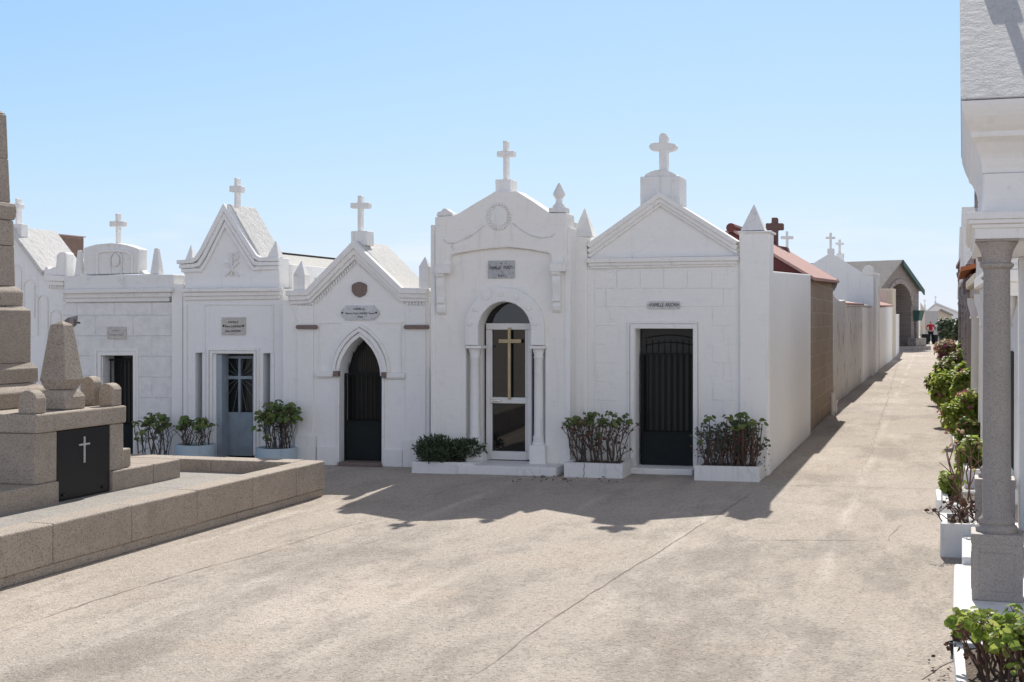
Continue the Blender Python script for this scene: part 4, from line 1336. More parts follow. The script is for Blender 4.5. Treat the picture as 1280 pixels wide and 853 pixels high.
# white gabled tomb behind the alley wall
T = 30.5
gt = thing("tomb", "white gabled tomb with blank bluish end wall and slim cross above the alley wall", "tomb", P(2, T, 0))
g0 = [(985, 480), (1092, 480), (1092, 345.5), (1088, 343.5), (1078, 341), (1038.5, 316), (996, 342), (985, 347)]
mb = MB(); q = [unp(x, y, T) for x, y in g0]; q[0] = (q[0][0], 0); q[1] = (q[1][0], 0)
mb.sz(q, T, T + 4); mb.build("wall", 'white_b', gt)
mb = MB(); mb.px([(1077, 343.5), (1078, 338), (1081, 333), (1086, 331.5), (1092, 334), (1092.5, 345)], T - .05, T + .3); mb.build("acroterion", 'trim', gt, .02)
mb = MB(); mb.pbox(1034.2, 311, 1042.5, 317.5, T, T + .3); mb.build("cross_pedestal", 'trim', gt)
latin_cross(gt, T + .1, 1038.3, 291.3, 311.2, 3.2, 1032.2, 1044.2, 296.2, 298.8, .12, 'trim', 0)
T = 36
gt = thing("tomb", "tomb with weathered cross just behind the white gable", "tomb", P(2, T, 0))
mb = MB(); q = [unp(x, y, T) for x, y in ((1020, 440), (1090, 440), (1090, 350), (1050, 324), (1020, 345))]; q[0] = (q[0][0], 0); q[1] = (q[1][0], 0)
mb.sz(q, T, T + 4); mb.build("wall", 'weather', gt)
mb = MB(); mb.pbox(1045.5, 317, 1054.3, 326, T, T + .4); mb.build("cross_pedestal", 'weather', gt)
latin_cross(gt, T + .1, 1049.6, 299.5, 317.2, 3.3, 1044.4, 1055, 303.4, 306.2, .14, 'weather', 0)
T = 18
gt = thing("tomb", "tomb hidden behind the red roof except for its slim white cross", "tomb", P(0, T, 0))
mb = MB(); q = [unp(x, y, T) for x, y in ((940, 500), (1020, 500), (1020, 360), (983, 318), (940, 350))]; q[0] = (q[0][0], 0); q[1] = (q[1][0], 0)
mb.sz(q, T, T + 3); mb.build("wall", 'white', gt)
latin_cross(gt, T + .3, 983.8, 289.3, 319, 3.3, 976, 991.7, 295.4, 299, .12, 'trim', 0)

# ================================================================== stone chapel
psi = R(44)
fd = Vector((math.cos(psi), math.sin(psi), 0))       # left -> right along the gable front
nb = Vector((-math.sin(psi), math.cos(psi), 0))      # into the chapel
D0 = 83.5
base = Vector(((1099.5 - 640) / F * D0, D0, 0))
Wd = 4.7
ch = thing("chapel", "grey stone chapel with deep round-arched porch and green-edged gable at the alley end", "chapel", base)
def C(u, v, z): return base + fd * u + nb * v + Z * z
ez, az = 3.9, 5.55
ar = [(Wd * .2, 0)] + [(Wd * .5 - Wd * .3 * math.cos(R(a)), 2.75 + Wd * .3 * math.sin(R(a))) for a in range(0, 181, 12)] + [(Wd * .8, 0)]
mb = MB()
front = [(0, 0)] + ar + [(Wd, 0), (Wd, ez), (Wd / 2, az - .05), (0, ez)]
mb.prism([C(u, 0, z) for u, z in front], [C(u, 1.4, z) for u, z in front]); mb.build("wall", 'chapelstone', ch)
mb = MB(); mb.prism([C(u, 1.4, z) for u, z in ((0, 0), (Wd, 0), (Wd, ez), (Wd / 2, az - .05), (0, ez))], [C(u, 9, z) for u, z in ((0, 0), (Wd, 0), (Wd, ez), (Wd / 2, az - .05), (0, ez))]); mb.build("side_wall", 'chapelstone', ch)
mb = MB()
for (u0, z0, u1, z1) in ((-.25, ez - .18, Wd / 2, az), (Wd / 2, az, Wd + .25, ez - .18)):
    mb.hexa([C(u0, -.2, z0), C(u1, -.2, z1), C(u1, 9.2, z1), C(u0, 9.2, z0), C(u0, -.2, z0 + .1), C(u1, -.2, z1 + .1), C(u1, 9.2, z1 + .1), C(u0, 9.2, z0 + .1)])
mb.build("roof", 'cement', ch)
mb = MB()
u0, z0, u1, z1 = Wd / 2, az, Wd + .27, ez - .2
mb.hexa([C(u0, -.28, z0 - .22), C(u1, -.28, z1 - .22), C(u1, -.2, z1 - .22), C(u0, -.2, z0 - .22), C(u0, -.28, z0 + .1), C(u1, -.28, z1 + .1), C(u1, -.2, z1 + .1), C(u0, -.2, z0 + .1)])
mb.build("bargeboard", 'green_trim', ch)
mb = MB()
arb = [(Wd * .5 - Wd * .36 * math.cos(R(a)), 2.75 + Wd * .36 * math.sin(R(a))) for a in range(0, 181, 12)]
ari = [(Wd * .5 - Wd * .302 * math.cos(R(a)), 2.75 + Wd * .302 * math.sin(R(a))) for a in range(180, -1, -12)]
mb.prism([C(u, -.06, z) for u, z in arb + ari], [C(u, 0.0, z) for u, z in arb + ari]); mb.build("arch_moulding", 'greystone', ch)
mb = MB(); mb.prism([C(u, 1.3, z) for u, z in ((1.5, 0.2), (3.2, .2), (3.2, 2.6), (2.9, 3.1), (2.35, 3.3), (1.8, 3.1), (1.5, 2.6))], [C(u, 1.395, z) for u, z in ((1.5, 0.2), (3.2, .2), (3.2, 2.6), (2.9, 3.1), (2.35, 3.3), (1.8, 3.1), (1.5, 2.6))]); mb.build("door", 'redtrim', ch)
mb = MB(); mb.band  # noqa
mb = MB()
for u0, u1 in ((1.36, 1.5), (3.2, 3.34)):
    mb.prism([C(u, 1.28, z) for u, z in ((u0, .2), (u1, .2), (u1, 2.7), (u0, 2.7))], [C(u, 1.396, z) for u, z in ((u0, .2), (u1, .2), (u1, 2.7), (u0, 2.7))])
mb.build("door_frame", 'green_trim', ch)
mb = MB(); u0, u1 = Wd * .84, Wd * .97
mb.hexa([C(u0 + .1, -.35, 1.85), C(u1 - .1, -.35, 1.85), C(u1 - .1, -.01, 1.85), C(u0 + .1, -.01, 1.85), C(u0, -.5, 2.5), C(u1, -.5, 2.5), C(u1, -.01, 2.5), C(u0, -.01, 2.5)])
mb.build("hopper", 'green_trim', ch)
mb = MB(); mb.tube([C(Wd * .9, -.12, 1.86), C(Wd * .9, -.12, 0)], .09, 8); mb.build("downpipe", 'greystone', ch)
mb = MB(); mb.prism([C(u, -.9, z) for u, z in ((.4, 0), (Wd - .1, 0), (Wd - .1, .25), (.4, .25))], [C(u, 0, z) for u, z in ((.4, 0), (Wd - .1, 0), (Wd - .1, .25), (.4, .25))]); mb.build("step", 'greystone', ch)
mb = MB(); mb.hexa([C(3.1, -.7, .25), C(4.4, -.7, .25), C(4.4, -.1, .25), C(3.1, -.1, .25), C(3.1, -.7, .75), C(4.4, -.7, .75), C(4.4, -.1, .75), C(3.1, -.1, .75)]); o = mb.build("planter", 'greystone', None, .03)
tag(o, "grey stone trough standing on the chapel step", "planter")
cw = thing("enclosure_wall", "cream wall end just past the right side of the chapel", "wall", at(1152, 430, 92))
mb = MB()
p0, p1 = gp(1150.5, 430.5), gp(1156, 429.5)
zz = HC + (HZ - 378) / F * p0.y
mb.prism([p0, p1, p1 + Z * (zz - .5), p0 + Z * zz], [v + V * 6 for v in (p0, p1, p1 + Z * (zz - .5), p0 + Z * zz)]); mb.build("wall", 'cream', cw)

# ================================================================== far end tombs
def far_tomb(label, D, xl, xr, xa, ya, ye, cx, cy0, cy1, mat, roofmat, roofsh, yaw=0):
    th = thing("tomb", label, "tomb", at((xl + xr) / 2, HZ, D) - Z * HC, "tombs closing the far end of the alley")
    th.location.z = 0
    mb = MB()
    pts = [at(xl, HZ, D), at(xr, HZ, D), at(xr, ye, D), at(xa, ya, D), at(xl, ye, D)]
    pts[0].z = 0; pts[1].z = 0
    mb.prism(pts, [p + V * 6 for p in pts]); mb.build("wall", mat, th)
    mb = MB()
    for (x0, y0, x1, y1) in ((xl - 2, ye + 1.2, xa, ya - .4), (xa, ya - .4, xr + 2, ye + 1.2)):
        a, c = at(x0, y0, D) - V * .3, at(x1, y1, D) - V * .3
        q = [a, c, c + V * 6.6, a + V * 6.6]
        mb.hexa(q + [v + Z * .16 for v in q])
    mb.build("roof", roofmat, th)
    if cx:
        mb = MB()
        b0, b1 = at(cx - 1.7, cy1, D), at(cx + 1.7, cy1, D)
        def bx(x0, y0, x1, y1):
            q = [at(x0, y1, D), at(x1, y1, D), at(x1, y0, D), at(x0, y0, D)]
            mb.prism(q, [v + V * .25 for v in q])
        bx(cx - .5, cy0, cx + .5, cy1)
        k = cy0 + (cy1 - cy0) * .28
        bx(cx - 1.7, k - .45, cx + 1.7, k + .45)
        mb.build("cross", 'trim', th)
        mb = MB(); bx(cx - 1.3, cy1, cx + 1.3, ya + 1); mb.build("cross_pedestal", 'trim', th)
    return th
far_tomb("white gabled tomb closing the far end of the alley, cross on its ridge", 150, 1155, 1203, 1170, 380.5, 393, 1169.3, 370, 376.5, 'white_b', 'weather', 0)
far_tomb("low cream tomb with pale roof in front of the far white gable", 132, 1170, 1189.5, 1176, 388.5, 394, None, 0, 0, 'cream', 'cement', 0)
far_tomb("pale tomb with a slim cross at the far end right of the chapel", 170, 1149, 1167, 1156, 388, 394, 1156, 374.5, 381, 'white', 'weather', 0)

gw = thing("enclosure_wall", "stained wall, grey with painted shade, behind the person at the far end of the alley", "wall", gp(1164, 426))
mb = MB(); q = [gp(1156, 426), gp(1173, 426), gp(1173, 426), gp(1156, 426)]
q[2].z = q[3].z = HC + 13 / F * q[0].y
mb.prism(q, [v + V * 4 for v in q]); mb.build("wall", 'shade_grey', gw)

# ================================================================== GROUND
gm = MB()
S = 2500
nseg = 1
v = [gm.bm.verts.new(p) for p in ((-S, -S / 4, 0), (S, -S / 4, 0), (S, S, 0), (-S, S, 0))]
gm.bm.faces.new(v)
ground = gm.build("ground", 'ground', None)
tag(ground, "worn pale concrete paving of the cemetery court and alley", "ground", kind="structure")


def crack(pts, w, jit, mat='crack', name="joint", z=.004, taper=True):
    """a thin irregular strip lying on the paving through pixel points"""
    P_ = [gp(x, y) for x, y in pts]
    full = []
    for a, c in zip(P_, P_[1:]):
        n = max(2, int((c - a).length / .09))
        for i in range(n):
            full.append(a.lerp(c, i / n))
    full.append(P_[-1])
    L, Rr = [], []
    drift = 0
    n = len(full)
    for i, p in enumerate(full):
        d = (full[min(i + 1, n - 1)] - full[max(i - 1, 0)]).normalized()
        s = Vector((-d.y, d.x, 0))
        drift = drift * .8 + rnd.uniform(-jit, jit)
        ww = w * rnd.uniform(.35, 1.3)
        if taper: ww *= min(1, .3 + 4 * min(i, n - 1 - i) / n)
        L.append(p + s * (drift + ww / 2) + Z * z); Rr.append(p + s * (drift - ww / 2) + Z * z)
    mb = MB()
    lv = [mb.bm.verts.new(p) for p in L]; rv = [mb.bm.verts.new(p) for p in Rr]
    for i in range(n - 1):
        mb.bm.faces.new((lv[i], lv[i + 1], rv[i + 1], rv[i]))
    return mb.build(name, mat, ground)

crack([(578, 856), (680, 780), (790, 710), (895, 645), (948, 611)], .010, .006)
crack([(0, 792), (130, 748), (250, 712), (330, 690), (415, 663), (480, 648)], .009, .012)
crack([(950, 606.5), (1020, 607), (1100, 610), (1190, 612)], .014, .006)
crack([(905, 677), (1000, 675), (1110, 676)], .012, .01)
crack([(1108, 677), (1113, 668), (1122, 660), (1128, 657)], .018, .012)
crack([(1152, 850), (1165, 840), (1178, 832), (1192, 824), (1200, 820)], .02, .012)
crack([(1100, 470), (1127, 480), (1190, 505)], .02, .02)
crack([(1128, 436), (1097, 540), (1078, 594)], .016, .02)
crack([(1020, 556), (1100, 560), (1180, 566)], .014, .015)

# ================================================================== MONUMENT (left)
MA, MBc = 10.42, -8.2
mon = thing("monument", "brown granite obelisk monument with black hatch and stone finials at the left edge", "monument", AB(MA, MBc, 0))
G = 'granite'
# plinth blocks (z .25 - .43)
bF = -7.12
mb = MB()
g = .003
cuts = [8.2, 9.0, 10.02 - .003]
for a0, a1 in ((8.0, 8.9), (8.9, 10.017), (10.813, 11.5), (11.5, 12.0)):
    mb.ab(a0 + g, a1 - g, bF - 2.16, bF, 0.0, .43)
mb.ab(10.0, 10.83, bF - 2.1, bF - .12, 0, .43)
mb.build("plinth", G, mon, .012)
# chest blocks
zt = 1.02
def blocks(lst, name, mat, bev=.012):
    for a0, a1, b0, b1, z0, z1 in lst:
        m_ = MB(); m_.ab(a0 + g, a1 - g, b0 + g, b1 - g, z0 + g * .7, z1 - g * .7); m_.build(name, mat, mon, bev)
c0, c1 = 9.71, 11.03
blocks([(c0, 10.017, -7.62, bF - .02, .43, .86), (10.813, c1, -7.62, bF - .02, .43, .86),
        (c0 + .01, 10.4, -8.2, -7.62, .43, .86), (10.4, c1 - .01, -8.2, -7.62, .43, .86),
        (c0, 10.4, -8.8, -8.2, .43, .86), (10.4, c1, -8.8, -8.2, .43, .86), (c0, c1, -9.26, -8.8, .43, .86),
        (10.017, 10.813, -7.62, bF - .13, .0, .86)], "chest_block", G)
blocks([(c0 - .01, c1 + .01, -7.66, bF + .005, .86, zt), (c0 - .01, c1 + .01, -8.5, -7.66, .86, zt), (c0 - .01, c1 + .01, -9.28, -8.5, .86, zt)], "top_slab", G, .014)
blocks([(c1, c1 + .17, -7.6, bF - .05, .43, .61), (c0 - .5, c0, -9.0, -7.75, .43, .6)], "step_block", G)
# hatch
mb = MB(); mb.ab(10.022, 10.808, bF - .11, bF - .028, .255, .855); hatch = mb.build("hatch", 'black', mon, .006)
mb = MB()
mb.ab(10.404, 10.421, bF - .028, bF - .018, .55, .78); mb.ab(10.335, 10.404, bF - .028, bF - .0185, .705, .720); mb.ab(10.421, 10.49, bF - .028, bF - .0185, .705, .720)
mb.build("cross", 'plaque_w', hatch)
mb = MB()
for a in (10.12, 10.71):
    mb.ab(a - .03, a + .03, bF - .027, bF - .014, .29, .31)
mb.build("hinge", 'black', hatch)
# truncated pyramid finial
fa, fb = 10.40, -7.37
mb = MB(); mb.frusta(fa, fb, [(.146, zt + .002), (.146, zt + .11), (.115, zt + .165), (.10, zt + .175)]); fin = mb.build("finial_base", G, mon, .012)
mb = MB(); mb.frusta(fa, fb, [(.10, zt + .178), (.133, zt + .265), (.133, zt + .27), (.072, zt + .745), (.06, zt + .755), (0, zt + .79)])
mb.build("finial", 'granite_rough', mon, .005)
# rounded corner acroteria
def acro(a0, a1, b0, b1, h, axis):
    mb = MB()
    n = 12
    if axis == 'a':
        pts = [(a0, 0), (a0, h - (a1 - a0) / 2)] + [((a0 + a1) / 2 - (a1 - a0) / 2 * math.cos(R(180 * i / n)), h - (a1 - a0) / 2 + (a1 - a0) / 2 * math.sin(R(180 * i / n))) for i in range(n + 1)] + [(a1, h - (a1 - a0) / 2), (a1, 0)]
        mb.prism([AB(a, b1, zt + z) for a, z in pts], [AB(a, b0, zt + z) for a, z in pts])
    else:
        pts = [(b0, 0)] + [((b0 + b1) / 2 - (b1 - b0) / 2 * math.cos(R(180 * i / n)), h - (b1 - b0) / 2 + (b1 - b0) / 2 * math.sin(R(180 * i / n))) for i in range(n + 1)] + [(b1, 0)]
        mb.prism([AB(a0, b, zt + z) for b, z in pts], [AB(a1, b, zt + z) for b, z in pts])
    mb.build("acroterion", G, mon, .012)
acro(c0 + .03, c0 + .17, -7.33, bF - .03, .2, 'b')
acro(c1 - .17, c1 - .02, -7.3, bF - .03, .21, 'b')
acro(c1 - .14, c1 - .0, -7.52, -7.37, .27, 'b')
acro(c0 + .02, c0 + .22, -9.2, -8.9, .2, 'b')
# obelisk
cx_, cy_ = AB(MA, MBc).x, AB(MA, MBc).y
def hw(px):
    r = (px - 640) / F
    return (-cx_ + r * cy_) / ((V.x + W.x) - r * (V.y + W.y))
def oz(px, py):
    return HC + (HZ - py) / F * (cy_ + (V.y + W.y) * hw(px))
def prof(lst):
    return [(hw(x), oz(x, y)) for x, y in lst]
p0 = prof([(64, 505), (64, 487), (58, 484), (52, 481.5), (49, 480), (48, 478)])
p0[0] = (p0[0][0], zt + .002)
mb = MB(); mb.frusta(MA, MBc, p0); mb.build("base_slab", G, mon, .012)
mb = MB(); mb.frusta(MA, MBc, prof([(48, 477.6), (48, 460), (41, 454.5), (40, 453.5)])); mb.build("base_block", G, mon, .012)
mb = MB(); mb.frusta(MA, MBc, prof([(38.5, 453.2), (38.5, 388), (31, 384), (30, 383.5)])); mb.build("die", G, mon, .012)
mb = MB(); mb.frusta(MA, MBc, prof([(29.8, 383.2), (29.8, 365), (23, 360), (20.5, 358.5)])); mb.build("die_cap", G, mon, .012)
mb = MB(); mb.frusta(MA, MBc, prof([(19.3, 358.2), (18, 308)])); mb.build("shaft", G, mon, .01)
mb = MB(); mb.frusta(MA, MBc, prof([(18, 307.5), (17, 276.5)])); mb.build("shaft", G, mon, .01)
rp = [(14.5, 276.3), (18.5, 275), (20.3, 271), (20.8, 265), (20.3, 259), (18.5, 255.5), (14.5, 254.2)]
mb = MB(); mb.frusta(MA, MBc, prof(rp)); mb.build("roll_moulding", G, mon, .004)
ys_ = [254, 199, 143.8]
for ya, yb in zip(ys_, ys_[1:]):
    f = lambda y: 13.6 + (8.5 - 13.6) * (254 - y) / (254 - 143.8)
    mb = MB(); mb.frusta(MA, MBc, prof([(f(ya), ya - .3), (f(yb), yb)])); mb.build("shaft", G, mon, .01)
w_, z_ = hw(8.5), oz(8.5, 143.6)
mb = MB(); mb.frusta(MA, MBc, [(w_ + .001, z_ + .003), (0, z_ + w_ * .75)]); mb.build("tip", G, mon, .006)

# border wall
bor = thing("border_wall", "low granite block wall enclosing the obelisk monument", "low wall", AB(11, -6.1, 0))
bo, bi = -5.95, -6.18
zt2 = .363
mb = MB()
aj = [6.2, 7.25, 8.3, 9.3, 10.3, 11.3, 12.2, 12.86]
for a0, a1 in zip(aj, aj[1:]):
    x_ = MB(); x_.ab(a0 + .003, a1 - .003, bi, bo, .075, zt2); x_.build("block", G, bor, .012)
for a0, a1 in zip([6.2, 7.8, 9.6, 11.0, 12.3], [7.8, 9.6, 11.0, 12.3, 12.85]):
    x_ = MB(); x_.ab(a0 + .002, a1 - .002, bi + .01, bo - .012, 0, .073); x_.build("footing", G, bor, .01)
for b0, b1 in ((-7.1, bi), (-8.2, -7.1), (-9.4, -8.2), (-10.6, -9.4)):
    x_ = MB(); x_.ab(12.55, 12.86, b0 + .003, b1 - .003, 0, zt2 + .004); x_.build("block", G, bor, .012)
fl = MB(); fl.ab(6.2, 12.548, -10.5, bi - .002, 0, .245); o = fl.build("floor", 'cement', None)
tag(o, "pale cement floor inside the granite border", "floor", kind="structure")

# floodlight on the left tomb wall
fp = at(91, 402, 17.5)
lampo = thing("floodlight", "small grey floodlight bracketed to the left tomb wall behind the stone finial", "floodlight", fp)
mb = MB()
q = [fp + d for d in (Vector((-.09, -.16, -.05)), Vector((.04, -.16, -.10)), Vector((.06, .0, -.04)), Vector((-.07, 0, .01)), Vector((-.08, -.16, -.01)), Vector((.07, -.16, .03)), Vector((.07, 0, .08)), Vector((-.07, 0, .05)))]
mb.hexa(q); mb.build("housing", 'greystone', lampo, .008)
mb = MB(); mb.tube([fp + Vector((0, -.04, 0)), fp + Vector((.02, .22, -.02))], .012, 6); mb.build("bracket", 'iron', lampo)

# ================================================================== RIGHT: columned tomb
rtomb = thing("columned_tomb", "white tomb with grey granite columns and rough sunlit roof at the right edge", "tomb", AB(10, .8, 0))
a0r, a1r = 8.645, 11.43
mb = MB()
mb.ab(8.31, 9.9, .14, 3.0, 0, .12); mb.ab(9.9, 11.7, .19, 3.0, 0, .177)
mb.build("plinth", 'weather', rtomb, .014)
for ca in (8.645 + .145, 11.15 + .145):
    zb = .121 if ca < 10 else .178
    cb = .395 if ca < 10 else .435
    Dc = AB(ca, cb).y
    pd = MB()
    def zz(y): return HC + (HZ - y) / F * AB(8.79, .395).y
    hgt = zz(664) - .121
    pd.frusta(ca, cb, [(.145, zb), (.145, zb + hgt * .84), (.15, zb + hgt * .86), (.15, zb + hgt)])
    col_ = pd.build("column", 'granite_grey', rtomb, .008)
    for s in (1,):
        q = MB(); q.ab(ca - .10, ca + .10, cb - .149, cb - .144, zb + .06, zb + hgt * .72); q.ab(ca - .149, ca - .144, cb - .1, cb + .1, zb + .06, zb + hgt * .72)
        q.build("panel", 'granite_grey', col_, .003)
    z0 = zb + hgt
    sh = MB()
    zcap = zz(333) if ca < 10 else zz(333)
    sh.lathe(AB(ca, cb, 0), [(.12, z0), (.125, z0 + .02), (.115, z0 + .038), (.1, z0 + .048), (.107, z0 + .058), (.105, z0 + .075), (.09, z0 + .09), (.083, z0 + .105), (.081, (z0 + zcap) / 2), (.077, zcap - .02)], 32)
    sh.build("shaft", 'granite_grey', col_, smooth=True, autosmooth=50)
    cp = MB()
    zt_ = zz(300)
    hc_ = zt_ - zcap
    cp.lathe(AB(ca, cb, 0), [(.077, zcap - .021), (.098, zcap - .005), (.1, zcap + .012), (.083, zcap + .022), (.083, zcap + .04), (.094, zcap + hc_ * .55), (.115, zcap + hc_ * .8), (.122, zcap + hc_ * .86), (.122, zcap + hc_ * .9)], 28)
    cp.build("capital", 'granite_grey', col_, smooth=True, autosmooth=45)
    ab_ = MB(); ab_.ab(ca - .125, ca + .125, cb - .125, cb + .125, zcap + hc_ * .9 + .001, zt_ - .001); ab_.build("abacus", 'granite_grey', col_, .01)
# walls
zA = HC + (HZ - 299) / F * AB(8.7, .25).y
mb = MB(); mb.ab(8.75, a1r, .66, 2.9, .12, zA); mb.build("wall", 'white_b', rtomb, .012)
for a0, a1, z0 in ((8.68, 8.95, .121), (a1r - .25, a1r + .02, .178)):
    mb = MB(); mb.ab(a0, a1, .61, .72, z0, zA - .001); mb.build("pilaster", 'white_b', rtomb, .012)
mb = MB(); mb.ab(9.7, 10.5, .645, .70, .18, 1.9); mb.build("door", 'iron_panel', rtomb, .006)
# entablature: stacked profile
def hz(y, b=.25): return HC + (HZ - y) / F * AB(8.62, b).y
st = MB()
lay = [(.02, zA, hz(285)), (.035, hz(285), hz(280)), (.055, hz(280), hz(274)), (.065, hz(274), hz(265))]
for o_, z0, z1 in lay:
    st.ab(8.68 - o_, a1r + o_, .285 - o_, 2.9, z0, z1 - .0005)
st.build("architrave", 'white', rtomb, .006)
st = MB(); st.ab(8.76, a1r - .1, .315, 2.9, hz(265), hz(214)); st.build("frieze", 'white', rtomb, .01)
zc0, zc1 = hz(214), hz(129)
nl = 14
prof_ = []
for i in range(nl + 1):
    f = i / nl
    if f < .12: o_ = -.12
    elif f < .5: o_ = -.11 + .12 * (1 - math.cos((f - .12) / .38 * math.pi / 2))
    elif f < .6: o_ = .03
    else: o_ = .05 + .10 * math.sin((f - .6) / .4 * math.pi / 2)
    prof_.append((o_, zc0 + (zc1 - zc0) * f))
st = MB()
ra_ = []
for o_, z in prof_:
    ra_.append([st.bm.verts.new(AB(a, b, z)) for a, b in ((8.66 - o_, .257 - o_ * .44), (a1r + o_, .257 - o_ * .44), (a1r + o_, 2.9), (8.66 - o_, 2.9))])
for r0, r1 in zip(ra_, ra_[1:]):
    for i in range(4):
        st.bm.faces.new((r0[i], r0[(i + 1) % 4], r1[(i + 1) % 4], r1[i]))
st.bm.faces.new(ra_[0][::-1]); st.bm.faces.new(ra_[-1])
st.build("cornice", 'white', rtomb, .003)
# steep roof
am = (8.66 + a1r) / 2
o_ = .16
rise = (am - 8.66 + o_) * math.tan(R(33.5))
mb = MB()
lo, hi = 8.66 - o_, a1r + o_
gpts = [(lo, zc1 + .001), (hi, zc1 + .001), (am, zc1 + rise)]
mb.prism([AB(a, .182, z) for a, z in gpts], [AB(a, 2.95, z) for a, z in gpts]); mb.build("roof", 'roof_white', rtomb, .015)
mb = MB(); mb.ab(am - .1, am + .1, .32, .52, zc1 + rise - .3, zc1 + rise + .03); mb.build("cross_pedestal", 'white', rtomb, .012)
mb = MB(); zq = zc1 + rise + .03
mb.ab(am - .045, am + .045, .39, .46, zq, zq + .75); mb.ab(am - .2, am - .045, .391, .459, zq + .46, zq + .55); mb.ab(am + .045, am + .2, .391, .459, zq + .46, zq + .55)
mb.build("cross", 'white', rtomb, .01)

pv = AB(8.5, .18)
tw = Matrix.Rotation(R(-1.35), 3, 'Z')
rtomb.location = pv + tw @ (Vector(rtomb.location) - pv)
rtomb.rotation_euler = (0, 0, R(-1.35))

# right row beyond
def side_tomb(label, a0, a1, b, h, mat, ncol, colmat, top, roofmat, gable=True, awn=None, rel=0.18):
    b += .16
    th = thing("tomb", label, "tomb", AB((a0 + a1) / 2, b + 1, 0), "tombs along the right side of the alley")
    mb = MB(); mb.ab(a0, a1, b, b + 2.6, 0, h); mb.build("wall", mat, th, .015)
    mb = MB(); mb.ab(a0 - .02, a1 + .02, b - .35, b + .0, 0, .15); mb.build("plinth", 'weather', th, .012)
    for i in range(ncol):
        a = a0 + .3 + (a1 - a0 - .6) * i / max(1, ncol - 1)
        mb = MB()
        mb.lathe(AB(a, b - rel, 0), [(.13, .15), (.13, .3), (.1, .34), (.095, h * .5), (.09, h - .32), (.12, h - .3), (.1, h - .26), (.15, h - .08), (.15, h)], 16)
        mb.build("column", colmat, th, smooth=True, autosmooth=45)
    mb = MB(); e = rel + .16
    mb.ab(a0 - .05, a1 + .05, b - e + .06, b + 2.6, h + .001, h + .14); mb.ab(a0 - .1, a1 + .1, b - e, b + 2.65, h + .14, h + .26)
    mb.build("cornice", top, th, .012)
    am_ = (a0 + a1) / 2
    mb = MB()
    if gable:
        gp_ = [(a0 - .1, h + .262), (a1 + .1, h + .262), (am_, h + .26 + (a1 - a0) * .33)]
        mb.prism([AB(a, b - e + .02, z) for a, z in gp_], [AB(a, b + 2.6, z) for a, z in gp_])
    else:
        mb.ab(a0, a1, b - e + .15, b + 2.5, h + .262, h + .5)
    mb.build("roof", roofmat, th, .012)
    mb = MB(); mb.ab(am_ - .35, am_ + .35, b - .01, b + .05, .16, h * .72); mb.build("door", 'iron_panel', th)
    if gable:
        zq = h + .26 + (a1 - a0) * .33
        mb = MB(); mb.ab(am_ - .05, am_ + .05, b + .0, b + .1, zq - .08, zq + .55); mb.ab(am_ - .2, am_ + .2, b + .001, b + .099, zq + .28, zq + .37); mb.build("cross", top, th, .008)
    return th
side_tomb("white tomb with cream-topped columns just past the granite-columned one", 14.2, 17.4, .72, 2.05, 'white_b', 2, 'white_c', 'white_c', 'roof_white')
side_tomb("pale tomb with scrolled cream capitals under the orange tile awning", 18.2, 22.0, .74, 2.15, 'pinkwall', 2, 'white_c', 'cream', 'roof_white', False)
tt = side_tomb("reddish tomb with grey shafts standing below the terracotta awning", 23.0, 27.5, .82, 2.3, 'pinkwall', 3, 'granite_grey', 'redstone', 'redroof', False)
mb = MB(); mb.hexa([AB(22.8, .50, 2.60), AB(27.7, .56, 2.60), AB(27.7, 1.5, 2.82), AB(22.8, 1.5, 2.82), AB(22.8, .50, 2.67), AB(27.7, .56, 2.67), AB(27.7, 1.5, 2.89), AB(22.8, 1.5, 2.89)]); mb.build("awning", 'terracotta', tt)
mb = MB(); mb.ab(24.2, 24.7, .86, 1.25, 2.7, 3.2); ch_ = mb.build("chimney", 'redstone', tt, .02)
mb = MB(); mb.ab(24.15, 24.75, .82, 1.3, 3.2, 3.28); mb.build("cap", 'redstone', ch_, .02)
mb = MB(); mb.ab(26.0, 26.6, .85, 1.3, 2.8, 3.35); mb.build("pedestal", 'weather', tt, .02)
side_tomb("dull red tomb with stepped cornice farther down the right side", 29.0, 34.0, .92, 2.7, 'redstone', 2, 'greystone', 'redstone', 'redstone', False)
side_tomb("grey stone tomb with cross between the dull red tombs", 35.0, 41.0, 1.02, 2.6, 'greystone', 3, 'greystone', 'greystone', 'roof_white')
side_tomb("tall dark red tomb at the far right end of the row", 43.0, 50.0, 1.12, 3.5, 'redstone', 2, 'greystone', 'redstone', 'redstone', False)
side_tomb("white tomb farthest down the right side of the alley", 52.0, 60.0, 1.35, 2.6, 'white_b', 2, 'white', 'white', 'roof_white')

